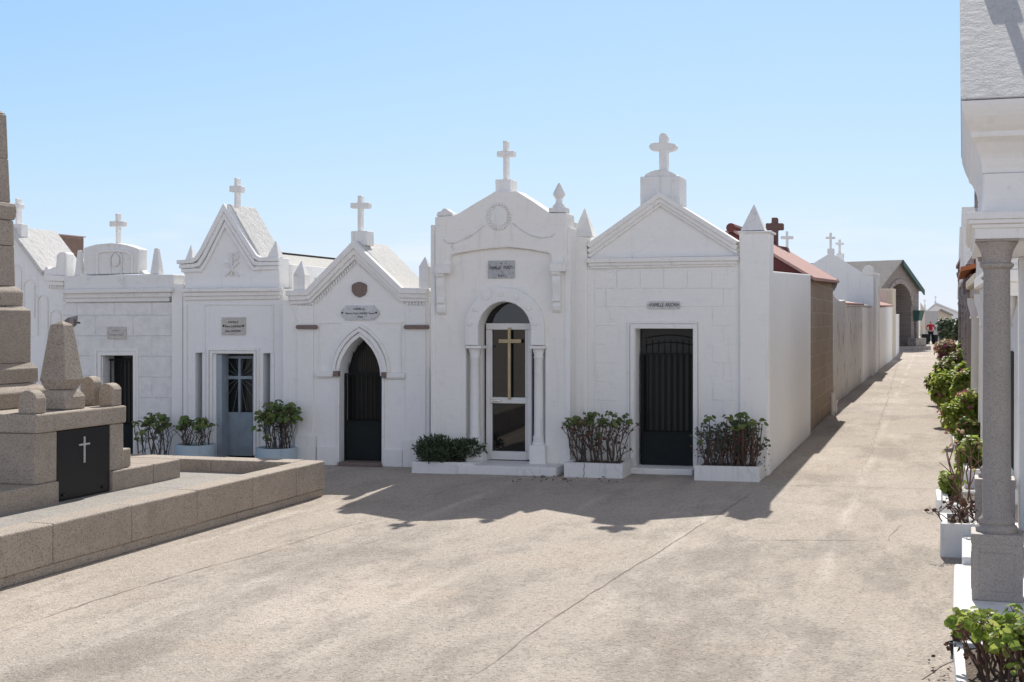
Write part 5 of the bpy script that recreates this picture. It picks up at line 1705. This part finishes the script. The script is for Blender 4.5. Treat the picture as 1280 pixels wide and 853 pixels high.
# ================================================================== PLANTERS
def box_planter(label, pts_front, depth, z, mat='weather', group=None, dirv=None):
    """open box with soil; pts_front = two ground points of its front edge"""
    a, c = pts_front
    d = (c - a).normalized()
    n = dirv or V
    th = thing("planter", label, "planter", (a + c) / 2 + n * depth / 2, group)
    w = .05
    mb = MB()
    L = (c - a).length
    def Q(u, v, zz): return a + d * u + n * v + Z * zz
    for u0, u1, v0, v1 in ((0, L, 0, w), (0, L, depth - w, depth), (0, w, w, depth - w), (L - w, L, w, depth - w)):
        mb.hexa([Q(u0, v0, 0), Q(u1, v0, 0), Q(u1, v1, 0), Q(u0, v1, 0), Q(u0, v0, z), Q(u1, v0, z), Q(u1, v1, z), Q(u0, v1, z)])
    bmesh.ops.remove_doubles(mb.bm, verts=mb.bm.verts, dist=1e-5)
    mb.build("box", mat, th)
    mb = MB()
    nn = 14
    grid = [[mb.bm.verts.new(Q(w + (L - 2 * w) * i / nn, w + (depth - 2 * w) * j / 6, z - .03 + rnd.uniform(-.012, .018))) for j in range(7)] for i in range(nn + 1)]
    for i in range(nn):
        for j in range(6):
            mb.bm.faces.new((grid[i][j], grid[i + 1][j], grid[i + 1][j + 1], grid[i][j + 1]))
    mb.build("soil", 'soil', th, smooth=True)
    return th, Q, L


def row_pt(px, t):
    s = sx(px, t)
    return P(s, t, 0)


PG = "white planters in front of the tombs"
p3, Q3, L3 = box_planter("white planter full of feathery dark shrub left of the glass door", (row_pt(514.5, -.72), row_pt(592, -.72)), .5, .135, 'weather', PG)
p4, Q4, L4 = box_planter("cracked white planter of bare-stemmed geraniums left of the barred door", (row_pt(705.5, -.70), row_pt(778, -.70)), .62, .165, 'weather', PG)
mb = MB()
ck = [(.33, .004), (.345, .05), (.335, .09), (.35, .13), (.345, .166)]
for (u0, z0), (u1, z1) in zip(ck, ck[1:]):
    q = [Q4(L4 * u0 - .004, -.004, z0), Q4(L4 * u0 + .004, -.004, z0), Q4(L4 * u1 + .005, -.004, z1), Q4(L4 * u1 - .003, -.004, z1)]
    mb.prism(q, [v + V * .003 for v in q])
mb.build("crack", 'crack', p4)
p5, Q5, L5_ = box_planter("white planter with tangled geranium at the alley corner", (row_pt(867.5, -.66), row_pt(949, -.66)), .60, .165, 'weather', PG)


def stems_plant(name, label, Q, L, depth, z0, height, nst, leafmat_, leafsize, r, stemmat='stem_dark', spread=.15, dry=.0, leafn=(5, 9), low=False, flowers=None, nfl=0, lean=(0, 0), group=None, side=.65):
    th = thing(name, label, "plant", Q(L / 2, depth / 2, z0), group)
    sm, lm, dm, fm = MB(), MB(), MB(), MB()
    tips = []
    for i in range(nst):
        u = L * r.uniform(.12, .88); v = depth * r.uniform(.2, .8)
        p = Q(u, v, z0 - .04)
        du = (u / L - .5)
        h = height * r.uniform(.72, 1.0) * (1 - .5 * abs(du) ** 2)
        top = Q(u + du * 2 * spread * L + r.uniform(-.06, .06) + lean[0], v + r.uniform(-.1, .05) + lean[1], z0 + h)
        mid = p.lerp(top, .5) + Vector((r.uniform(-.08, .08), r.uniform(-.07, .07), r.uniform(-.03, .05)))
        rr = r.uniform(.0042, .0085)
        pts = [p, p.lerp(mid, .5) + Vector((r.uniform(-.015, .015), r.uniform(-.015, .015), 0)), mid, mid.lerp(top, .5) + Vector((r.uniform(-.025, .025), r.uniform(-.02, .02), 0)), top]
        sm.tube(pts, [rr * 1.3, rr * 1.15, rr, rr * .85, rr * .6], 5)
        tips.append(top)
        for k in range(r.randint(1, 3)):
            b0 = pts[r.choice((1, 2, 2, 3))]
            b1 = b0 + Vector((r.uniform(-.14, .14), r.uniform(-.12, .08), r.uniform(.06, .2)))
            if b1.z > top.z: b1.z = top.z - r.uniform(0, .05)
            sm.tube([b0, b0.lerp(b1, .55) + Vector((r.uniform(-.02, .02), 0, .01)), b1], [rr * .7, rr * .6, rr * .4], 5)
            if r.random() < (side if not low else .95): tips.append(b1)
            elif dry:
                for _ in range(3):
                    dm.leaf(b1 + Vector((r.uniform(-.03, .03), r.uniform(-.03, .03), r.uniform(-.04, .02))), (r.uniform(-1, 1), r.uniform(-1, 1), r.uniform(-.4, 1)), leafsize * r.uniform(.4, .7), r, 5, .6)
    for tp in tips:
        for k in range(r.randint(*leafn)):
            d = Vector((r.uniform(-1, 1), r.uniform(-1, 1), r.uniform(-.35, .9)))
            pos = tp + d * leafsize * 1.35
            lm.leaf(pos, (d.x * .9, d.y * .9 - .3, .6 + d.z * .5), leafsize * r.uniform(.4, 1.1), r, r.choice((6, 7, 8)), r.uniform(.1, .45))
            sm.tube([tp, pos], [.0025, .002], 4)
        if dry and r.random() < dry:
            for _ in range(r.randint(2, 4)):
                q = tp - Z * r.uniform(.06, height * .5) + Vector((r.uniform(-.05, .05), r.uniform(-.05, .05), 0))
                dm.leaf(q, (r.uniform(-1, 1), r.uniform(-1, 1), r.uniform(-.4, 1)), leafsize * r.uniform(.4, .8), r, 5, .6)
        if flowers and nfl and r.random() < nfl:
            f0 = tp + Vector((r.uniform(-.05, .05), r.uniform(-.08, .02), r.uniform(.05, .12)))
            for _ in range(12):
                d = Vector((r.uniform(-1, 1), r.uniform(-1, 1), r.uniform(-.6, 1)))
                fm.leaf(f0 + d * .025, d, .016, r, 5, .3)
    sm.build("stems", stemmat, th)
    lm.build("leaves", leafmat_, th)
    if dry: dm.build("dried_leaves", 'leaf_dry', th)
    if flowers and nfl: fm.build("blossoms", flowers, th)
    return th


stems_plant("geranium_plant", "leggy geranium with bare lower stems left of the barred door", Q4, L4, .62, .14, .58, 34, 'leaf_shade', .030, random.Random(3), dry=.5, spread=.17, leafn=(7, 12), side=.10)
stems_plant("geranium_plant", "tangled geranium with many dead twigs at the alley corner", Q5, L5_, .6, .14, .52, 64, 'leaf_dark', .021, random.Random(5), dry=.85, spread=.06, leafn=(2, 5), low=True)
# extra brighter leaf tips on the corner geranium
rc = random.Random(9)
th = thing("geranium_plant", "fresh green geranium shoots rising through the tangled corner plant", "plant", Q5(L5_ / 2, .3, .14))
sm, lm = MB(), MB()
for i in range(15):
    u = L5_ * rc.uniform(.05, 1.02)
    base_ = Q5(min(max(u, .1), L5_ - .1), rc.uniform(.15, .45), .12)
    top = Q5(u, rc.uniform(.0, .4), .14 + rc.uniform(.25, .6))
    sm.tube([base_, base_.lerp(top, .5) + Vector((rc.uniform(-.04, .04), 0, 0)), top], [.008, .007, .005], 5)
    for k in range(rc.randint(5, 10)):
        d = Vector((rc.uniform(-1, 1), rc.uniform(-1, 1), rc.uniform(-.3, .9)))
        lm.leaf(top + d * .05, (d.x * .8, d.y * .8 - .25, .8), .036 * rc.uniform(.6, 1.1), rc)
sm.build("stems", 'stem', th); lm.build("leaves", 'leaf_shade', th)


def mound(name, label, centre, rx, ry, rz, n, mat, size, r, flowers=None, nf=0, fmat='pink', fsize=.03, group=None, stems=8, lumpy=.3, blade=False, ground_z=0.0):
    """bushy plant: leaves spread through the volume of a few lumps"""
    c = Vector(centre)
    th = thing(name, label, "plant", Vector((c.x, c.y, ground_z)), group)
    lumps = []
    for i in range(9):
        an = r.uniform(0, 6.28); q = r.uniform(.15, .7)
        lumps.append((c + Vector((rx * q * math.cos(an), ry * q * math.sin(an), rz * r.uniform(-.35, .6))), r.uniform(.38, .62)))
    lm = MB()
    for i in range(n):
        lc, k = r.choice(lumps)
        d = Vector((r.gauss(0, 1), r.gauss(0, 1), r.gauss(0, 1))).normalized()
        rad = r.uniform(.55, 1.06) if r.random() < .85 else r.uniform(1.0, 1.25)
        p = lc + Vector((d.x * rx * k, d.y * ry * k, d.z * rz * k)) * rad
        if p.z < ground_z + .03: continue
        nn = d * .7 + Vector((r.uniform(-.6, .6), r.uniform(-.6, .6), r.uniform(.0, .9)))
        if blade: lm.blade(p, nn, size * r.uniform(.7, 1.4), r)
        else: lm.leaf(p, nn, size * r.uniform(.55, 1.15), r, 6)
    lm.build("leaves", mat, th)
    sm = MB()
    for i in range(stems):
        lc, k = r.choice(lumps)
        b0 = Vector((c.x + r.uniform(-.3, .3) * rx, c.y + r.uniform(-.3, .3) * ry, ground_z))
        sm.tube([b0, b0.lerp(lc, .5) + Vector((r.uniform(-.04, .04), r.uniform(-.04, .04), 0)), lc], [.014, .011, .006], 5)
    sm.build("stems", 'stem', th)
    if nf:
        fm = MB()
        for i in range(nf):
            lc, k = r.choice(lumps)
            d = Vector((r.gauss(0, 1) - .6, r.gauss(0, 1) - .8, r.gauss(0, 1) + .5)).normalized()
            p = lc + Vector((d.x * rx * k, d.y * ry * k, d.z * rz * k)) * 1.08
            for _ in range(9):
                e = Vector((r.uniform(-1, 1), r.uniform(-1, 1), r.uniform(-1, 1)))
                fm.leaf(p + e * fsize, e, fsize * .6, r, 5, .3)
        fm.build("blossoms", fmat, th)
    return th


# feathery dark low shrub
c = Q3(L3 * .5, .2, .24)
mound("low_shrub", "feathery dark green shrub spilling over the white planter left of the glass door", c, .36, .26, .17, 4200, 'leaf_dark', .045, random.Random(11), blade=True, ground_z=.1)

# round blue tubs with geraniums by the blue door
BT = "pale blue tubs beside the blue door"
for (px0, px1, y0, y1, lab) in ((218, 264, 553, 577, "pale blue tub left of the blue door"), (318, 366.5, 557, 577, "pale blue tub right of the blue door")):
    t_ = -.42
    s0, s1 = sx(px0, t_), sx(px1, t_)
    r_ = (s1 - s0) / 2
    cc = P((s0 + s1) / 2, t_ + .08, 0)
    zt_ = z_at((px0 + px1) / 2, y0 + 4, t_ - .1)
    th = thing("tub", lab, "planter", cc, BT)
    mb = MB(); mb.lathe(cc, [(r_ * .93, 0), (r_ * .97, zt_ * .5), (r_, zt_), (r_ * .9, zt_), (r_ * .88, zt_ - .05), (0, zt_ - .05)], 28); mb.build("pot", 'bluepot', th, smooth=True, autosmooth=40)
    mb = MB(); mb.lathe(cc, [(r_ * .87, zt_ - .045), (r_ * .5, zt_ - .02), (0, zt_ - .025)], 20); mb.build("soil", 'soil', th)
    Qt = (lambda cc, r_: (lambda u, v, z: cc + U * (u - r_ * .85) + V * (v - r_ * .6) + Z * z))(cc, r_)
    if px0 < 300:
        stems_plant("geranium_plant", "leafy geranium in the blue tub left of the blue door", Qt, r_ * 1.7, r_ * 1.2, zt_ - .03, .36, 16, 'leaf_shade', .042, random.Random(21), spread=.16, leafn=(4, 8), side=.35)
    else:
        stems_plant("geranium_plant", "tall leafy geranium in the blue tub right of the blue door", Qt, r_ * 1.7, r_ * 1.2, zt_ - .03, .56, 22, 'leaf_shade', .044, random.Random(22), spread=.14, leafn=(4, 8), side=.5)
# shrub growing by the dark doorway
cc = P(sx(192, -.4), -.35, 0)
Qs = lambda u, v, z: cc + U * (u - .25) + V * (v - .2) + Z * z
stems_plant("geranium_plant", "leggy green shrub growing from the ground between two doorways", Qs, .5, .4, .02, .60, 18, 'leaf_shade', .04, random.Random(24), spread=.14, leafn=(4, 7), side=.3)

# ---- right side planters and shrubs
RP = "white planters along the right side of the alley"
r1, Qr1, Lr1 = box_planter("nearest white block planter beside the white steps", (AB(10.9, .095), AB(10.9, .36)), .62, .257, 'weather', RP)
stems_plant("succulent_plant", "sparse reddish twiggy plant in the block planter beside the steps", Qr1, Lr1, .62, .23, .17, 10, 'leaf_dry', .022, random.Random(31), stemmat='stem', leafn=(2, 4))
r2, Qr2, Lr2 = box_planter("second white planter holding bare branches behind the block planter", (AB(12.0, .12), AB(12.0, .5)), .9, .27, 'weather', RP)
stems_plant("bare_shrub", "bare branching shrub with few reddish leaves by the granite column", Qr2, Lr2, .9, .24, .62, 9, 'leaf_red', .024, random.Random(33), stemmat='stem', leafn=(1, 3), spread=.1)
r3, Qr3, Lr3 = box_planter("third white planter with a bright green rosette", (AB(13.3, .08), AB(13.3, .5)), .9, .13, 'weather', RP)
mound("succulent_plant", "small bright green bush at the alley edge beside bare branches", AB(12.75, .2, .32), .11, .11, .12, 420, 'leaf_sun', .028, random.Random(34), stems=3, ground_z=.1)
RS = "flowering shrubs along the right side of the alley"
def shrub_at(px, py, D, rxp, rzp, n, mat, label, seed, nf, size, fmat='pink', fs=.03, stems=10):
    c = at(px, py, D)
    k = D / F
    mound("flowering_shrub", label, c, rxp * k * 1.25, rxp * k * 1.35, rzp * k * 1.2, int(n * 1.4), mat, size, random.Random(seed), nf=int(nf * 2.4), fmat=fmat, fsize=fs, group=RS, stems=stems)
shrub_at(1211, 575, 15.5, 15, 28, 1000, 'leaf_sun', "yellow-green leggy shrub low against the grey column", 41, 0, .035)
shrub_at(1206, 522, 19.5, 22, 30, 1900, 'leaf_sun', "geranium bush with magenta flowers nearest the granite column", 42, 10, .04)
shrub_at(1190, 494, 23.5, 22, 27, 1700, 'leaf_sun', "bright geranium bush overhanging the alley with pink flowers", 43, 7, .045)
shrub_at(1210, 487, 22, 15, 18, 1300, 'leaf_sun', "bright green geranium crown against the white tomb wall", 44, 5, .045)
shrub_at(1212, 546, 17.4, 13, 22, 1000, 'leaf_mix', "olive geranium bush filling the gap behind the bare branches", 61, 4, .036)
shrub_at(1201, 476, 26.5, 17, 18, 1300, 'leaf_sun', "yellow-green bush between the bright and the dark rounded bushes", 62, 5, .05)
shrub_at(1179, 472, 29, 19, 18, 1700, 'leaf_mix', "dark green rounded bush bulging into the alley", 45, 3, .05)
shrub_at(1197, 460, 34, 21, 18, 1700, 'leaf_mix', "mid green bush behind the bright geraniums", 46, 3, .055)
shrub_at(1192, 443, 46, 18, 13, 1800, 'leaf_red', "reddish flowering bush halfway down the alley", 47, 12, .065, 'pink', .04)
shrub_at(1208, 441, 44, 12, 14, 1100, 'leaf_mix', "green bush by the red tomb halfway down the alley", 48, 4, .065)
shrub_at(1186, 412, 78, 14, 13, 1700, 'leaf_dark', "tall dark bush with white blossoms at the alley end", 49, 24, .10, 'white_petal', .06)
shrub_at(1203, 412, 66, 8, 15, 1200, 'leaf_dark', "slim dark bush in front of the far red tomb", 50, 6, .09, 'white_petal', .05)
for a, b0, b1, l, lab in ((15.5, .3, .66, 1.5, "white trough under the yellow-green shrub"), (18.4, .25, .7, 3.2, "white trough under the magenta geranium bush"), (22.6, .35, .8, 3.6, "white trough under the bright geraniums"), (28.6, .45, .85, 4.2, "white trough under the dark rounded bush"), (34.8, .5, .95, 5, "white trough under the farther green bushes"), (43.0, .5, 1.0, 6, "white trough under the reddish bushes")):
    box_planter(lab, (AB(a, b0 + .08), AB(a, b1 + .08)), l, .2, 'weather', RP)

# foreground right
bed, Qf, Lf = box_planter("whitewashed bed in the near right corner holding the big geranium", (AB(6.0, .13), AB(6.0, 1.3)), 1.75, .07, 'weather', RP)
def Qg(u, v, z): return AB(6.6 + v, .13 + u, z)
stems_plant("geranium_plant", "sunlit lime-green geranium with red-brown stems in the near right corner", Qg, 1.0, 1.0, .05, .30, 60, 'leaf_sun', .031, random.Random(51), stemmat='stem', leafn=(4, 8), spread=.10, dry=.3)
mb = MB()
pc = AB(7.72, .15, 0)
th = thing("flower_pot", "small dark pot standing at the foot of the white step", "pot", pc)
mb.lathe(pc, [(.03, 0), (.042, .06), (.045, .07), (.04, .07), (.036, .055), (0, .055)], 18); mb.build("pot", 'iron', th, smooth=True, autosmooth=40)
mound("succulent_plant", "tight green rosette growing in the small dark pot", pc + Z * .11, .055, .055, .05, 240, 'leaf_sun', .02, random.Random(52), stems=3, ground_z=.08)
mb = MB(); mb.ab(8.0, 8.28, .22, .5, 0, .1); o = mb.build("stone_block", 'weather', None, .015); tag(o, "low white block against the end of the white step", "block")
rl = random.Random(77)
lm = MB()
for i in range(56):
    q = gp(rl.uniform(1160, 1212), rl.uniform(822, 856)) if i < 36 else gp(rl.uniform(1196, 1212), rl.uniform(790, 850))
    lm.leaf(q + Z * .012, (rl.uniform(-.5, .5), rl.uniform(-.5, .5), 1), rl.uniform(.006, .016), rl, 5, .5)
for i in range(40):
    q = gp(rl.uniform(640, 790), rl.uniform(596, 604))
    lm.leaf(q + Z * .012, (rl.uniform(-.5, .5), rl.uniform(-.5, .5), 1), rl.uniform(.01, .022), rl, 5, .5)
o = lm.build("fallen_leaves", 'leaf_dry', None); tag(o, "dry brown leaves scattered on the paving by the planters", "leaves", kind="stuff")

# ================================================================== PERSON far down the alley
pb = gp(1163.4, 430.2)
per = thing("person", "person in red shirt, dark trousers and white cap, hands on hips far down the alley", "person", pb)
k = 1.86 / 1.75
def skin_obj(name, verts, edges, mat, parent, sub=2):
    me = bpy.data.meshes.new(name)
    me.from_pydata([Vector(v[:3]) * k for v in verts], edges, [])
    o = bpy.data.objects.new(name, me)
    COL.objects.link(o); o.parent = parent
    md = o.modifiers.new("skin", 'SKIN')
    for i, v in enumerate(verts):
        sv = me.skin_vertices[0].data[i]
        rr = v[3]
        sv.radius = (rr[0] * k, rr[1] * k) if isinstance(rr, tuple) else (rr * k, rr * k)
        sv.use_root = (i == 0)
    s_ = o.modifiers.new("sub", 'SUBSURF'); s_.levels = sub; s_.render_levels = sub
    me.materials.append(M[mat])
    return o
# body: pelvis, spine, neck, head, arms on hips, legs
bv = [(0, 0, .95, (.15, .11)), (0, 0, 1.12, (.14, .1)), (0, .01, 1.3, (.17, .115)), (0, .01, 1.43, (.13, .09)), (0, 0, 1.52, .055), (0, -.02, 1.6, .075), (0, -.03, 1.68, (.075, .095)), (0, -.02, 1.74, .06),
      (-.2, .01, 1.41, .06), (-.33, .06, 1.2, .046), (-.3, -.02, 1.1, .04), (-.22, -.06, 1.02, .036), (-.18, -.09, 1.0, .03),
      (.2, .01, 1.41, .06), (.33, .06, 1.2, .046), (.3, -.02, 1.1, .04), (.22, -.06, 1.02, .036), (.18, -.09, 1.0, .03),
      (-.1, 0, .86, .095), (-.11, -.02, .5, .065), (-.12, .01, .1, .045), (-.12, -.02, .035, .04), (-.13, -.15, .03, .035),
      (.1, 0, .86, .095), (.13, .02, .5, .065), (.15, .06, .1, .045), (.15, .03, .035, .04), (.17, -.1, .03, .035)]
be = [(0, 1), (1, 2), (2, 3), (3, 4), (4, 5), (5, 6), (6, 7), (3, 8), (8, 9), (9, 10), (10, 11), (11, 12), (3, 13), (13, 14), (14, 15), (15, 16), (16, 17), (0, 18), (18, 19), (19, 20), (20, 21), (21, 22), (0, 23), (23, 24), (24, 25), (25, 26), (26, 27)]
skin_obj("body", bv, be, 'skin', per)
e = .014
def grow(v, d): return (v[0], v[1], v[2], tuple(x + d for x in v[3]) if isinstance(v[3], tuple) else v[3] + d)
sv_ = [grow(bv[i], e) for i in (0, 1, 2, 3, 8)] + [(-.29, .045, 1.27, .064)] + [grow(bv[13], e)] + [(.29, .045, 1.27, .064)]
skin_obj("shirt", sv_, [(0, 1), (1, 2), (2, 3), (3, 4), (4, 5), (3, 6), (6, 7)], 'red_cloth', per)
tv = [grow(bv[0], e + .008)] + [grow(bv[i], e) for i in (18, 19)] + [(-.12, .01, .07, .065)] + [grow(bv[i], e) for i in (23, 24)] + [(.15, .06, .07, .065)]
tv[0] = (0, 0, .93, tv[0][3])
skin_obj("trousers", tv, [(0, 1), (1, 2), (2, 3), (0, 4), (4, 5), (5, 6)], 'dark_cloth', per)
skin_obj("hair", [(0, -.01, 1.70, (.08, .098)), (0, -.005, 1.75, .07)], [(0, 1)], 'hair', per)
for sgn, yy in ((-1, 0), (1, .05)):
    skin_obj("shoe", [(sgn * .12 + (.02 if sgn > 0 else 0), yy + .02, .05, .052), (sgn * .14, yy - .14, .04, .045)], [(0, 1)], 'shoe', per, 1)
# bags and buckets beside the person
def clutter(px, py, w, d, h, mat, label, cat, name, taper=.8):
    p = gp(px, py)
    mb = MB(); mb.lathe(p, [(w * taper, 0), (w, h * .85), (w * 1.03, h), (w * .9, h), (w * .88, h * .9), (0, h * .88)], 14)
    o = mb.build(name, mat, None, smooth=True, autosmooth=40); tag(o, label, cat)
clutter(1156.5, 430.5, .28, .2, .8, 'iron', "dark bin standing left of the person in red", "bin", "bin")
clutter(1168.8, 430.5, .24, .2, .75, 'iron', "dark bin standing right of the person in red", "bin", "bin")
clutter(1177.5, 429.5, .26, .2, .95, 'blue_plastic', "dull blue plastic tub beside the far dark bush", "tub", "tub")

# ================================================================== LIGHT
SUN_AZ, SUN_EL = 11.4, 39.8        # to the right of the view, above the horizon
az, el = R(SUN_AZ), R(SUN_EL)
to_sun = Vector((math.sin(az) * math.cos(el), math.cos(az) * math.cos(el), math.sin(el)))
sun = bpy.data.lights.new("sun", 'SUN')
sun.energy = 4.9
sun.angle = R(.53)
sun.color = (1.0, .955, .89)
so = bpy.data.objects.new("sun", sun)
COL.objects.link(so)
so.rotation_euler = to_sun.to_track_quat('Z', 'Y').to_euler()
so.location = to_sun * 50

w = bpy.data.worlds.new("World")
sc.world = w
w.use_nodes = True
wt = w.node_tree
bg = wt.nodes["Background"]
sky = wt.nodes.new("ShaderNodeTexSky")
sky.sky_type = 'NISHITA'
sky.sun_disc = False
sky.sun_elevation = el
sky.sun_rotation = az
sky.air_density = 1.0
sky.dust_density = 0.3
sky.ozone_density = 1.6
# faint high wisps low over the roofs
tc = wt.nodes.new("ShaderNodeTexCoord")
mp = wt.nodes.new("ShaderNodeMapping"); mp.inputs["Scale"].default_value = (3, 3, 16)
wt.links.new(tc.outputs["Generated"], mp.inputs[0])
nz = wt.nodes.new("ShaderNodeTexNoise"); nz.inputs["Scale"].default_value = 2.4; nz.inputs["Detail"].default_value = 8; nz.inputs["Roughness"].default_value = .6
wt.links.new(mp.outputs[0], nz.inputs["Vector"])
cr = wt.nodes.new("ShaderNodeValToRGB"); cr.color_ramp.elements[0].position = .5; cr.color_ramp.elements[1].position = .75
cr.color_ramp.elements[1].color = (.4, .4, .4, 1)
wt.links.new(nz.outputs[0], cr.inputs[0])
mx = wt.nodes.new("ShaderNodeMix"); mx.data_type = 'RGBA'

sps = wt.nodes.new("ShaderNodeSeparateColor")
wt.links.new(sky.outputs[0], sps.inputs[0])
cbs = wt.nodes.new("ShaderNodeCombineColor")
SKYK = ((-.132, 7.1), (-.185, 7.2), (-.40, 7.6))      # soft shoulder per channel: keeps the bright side from clipping
for i, (kk, amp) in enumerate(SKYK):
    m1 = wt.nodes.new("ShaderNodeMath"); m1.operation = 'MULTIPLY'; m1.inputs[1].default_value = kk
    wt.links.new(sps.outputs[i], m1.inputs[0])
    m2 = wt.nodes.new("ShaderNodeMath"); m2.operation = 'EXPONENT'
    wt.links.new(m1.outputs[0], m2.inputs[0])
    m3 = wt.nodes.new("ShaderNodeMath"); m3.operation = 'MULTIPLY_ADD'
    m3.inputs[1].default_value = -amp; m3.inputs[2].default_value = amp
    wt.links.new(m2.outputs[0], m3.inputs[0])
    wt.links.new(m3.outputs[0], cbs.inputs[i])
# dome greyed and dimmed overhead so less blue light falls on the shaded fronts
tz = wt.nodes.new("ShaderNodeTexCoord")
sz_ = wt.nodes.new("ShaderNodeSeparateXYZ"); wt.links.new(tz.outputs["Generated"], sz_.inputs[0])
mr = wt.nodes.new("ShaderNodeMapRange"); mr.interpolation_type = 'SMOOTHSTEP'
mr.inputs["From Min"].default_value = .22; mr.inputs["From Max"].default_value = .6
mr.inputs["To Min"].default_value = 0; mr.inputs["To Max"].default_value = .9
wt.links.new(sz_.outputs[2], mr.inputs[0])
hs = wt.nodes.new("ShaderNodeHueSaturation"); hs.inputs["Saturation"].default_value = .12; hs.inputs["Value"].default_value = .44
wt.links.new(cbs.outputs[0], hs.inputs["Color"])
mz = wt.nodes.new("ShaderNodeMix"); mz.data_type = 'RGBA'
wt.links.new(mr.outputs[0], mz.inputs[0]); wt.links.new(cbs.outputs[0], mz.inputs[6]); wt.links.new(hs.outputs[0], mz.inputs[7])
# facade fill light added to the low sky behind and right of camera
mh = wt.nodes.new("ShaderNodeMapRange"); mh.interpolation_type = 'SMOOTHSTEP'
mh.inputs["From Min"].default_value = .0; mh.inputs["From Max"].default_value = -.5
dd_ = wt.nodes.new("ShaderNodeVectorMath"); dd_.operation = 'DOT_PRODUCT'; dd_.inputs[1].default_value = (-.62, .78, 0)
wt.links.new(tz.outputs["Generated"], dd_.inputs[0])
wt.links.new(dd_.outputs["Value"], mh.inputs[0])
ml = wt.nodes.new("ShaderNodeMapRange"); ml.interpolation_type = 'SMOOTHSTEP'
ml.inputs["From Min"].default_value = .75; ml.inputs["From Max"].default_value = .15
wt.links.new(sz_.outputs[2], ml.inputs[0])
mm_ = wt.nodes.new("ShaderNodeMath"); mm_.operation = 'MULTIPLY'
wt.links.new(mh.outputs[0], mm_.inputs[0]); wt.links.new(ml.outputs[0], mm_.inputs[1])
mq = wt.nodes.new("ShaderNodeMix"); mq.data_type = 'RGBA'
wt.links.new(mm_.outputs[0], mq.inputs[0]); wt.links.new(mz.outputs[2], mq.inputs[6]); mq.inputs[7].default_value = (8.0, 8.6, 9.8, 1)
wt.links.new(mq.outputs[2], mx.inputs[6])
mlow = wt.nodes.new("ShaderNodeMapRange"); mlow.interpolation_type = 'SMOOTHSTEP'
mlow.inputs["From Min"].default_value = .10; mlow.inputs["From Max"].default_value = .05
wt.links.new(sz_.outputs[2], mlow.inputs[0])
mwl = wt.nodes.new("ShaderNodeMath"); mwl.operation = 'MULTIPLY'
wt.links.new(cr.outputs[0], mwl.inputs[0]); wt.links.new(mlow.outputs[0], mwl.inputs[1])
wt.links.new(mwl.outputs[0], mx.inputs[0])
mx.inputs[7].default_value = (7, 7.2, 7.5, 1)
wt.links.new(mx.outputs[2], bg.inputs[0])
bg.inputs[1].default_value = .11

sc.view_settings.view_transform = 'Standard'
sc.view_settings.look = 'None'
sc.view_settings.exposure = 0.35
sc.view_settings.gamma = 1
sc.render.engine = 'CYCLES'
sc.cycles.max_bounces = 8
sc.cycles.diffuse_bounces = 5
try:
    sc.cycles.use_denoising = True
except Exception:
    pass
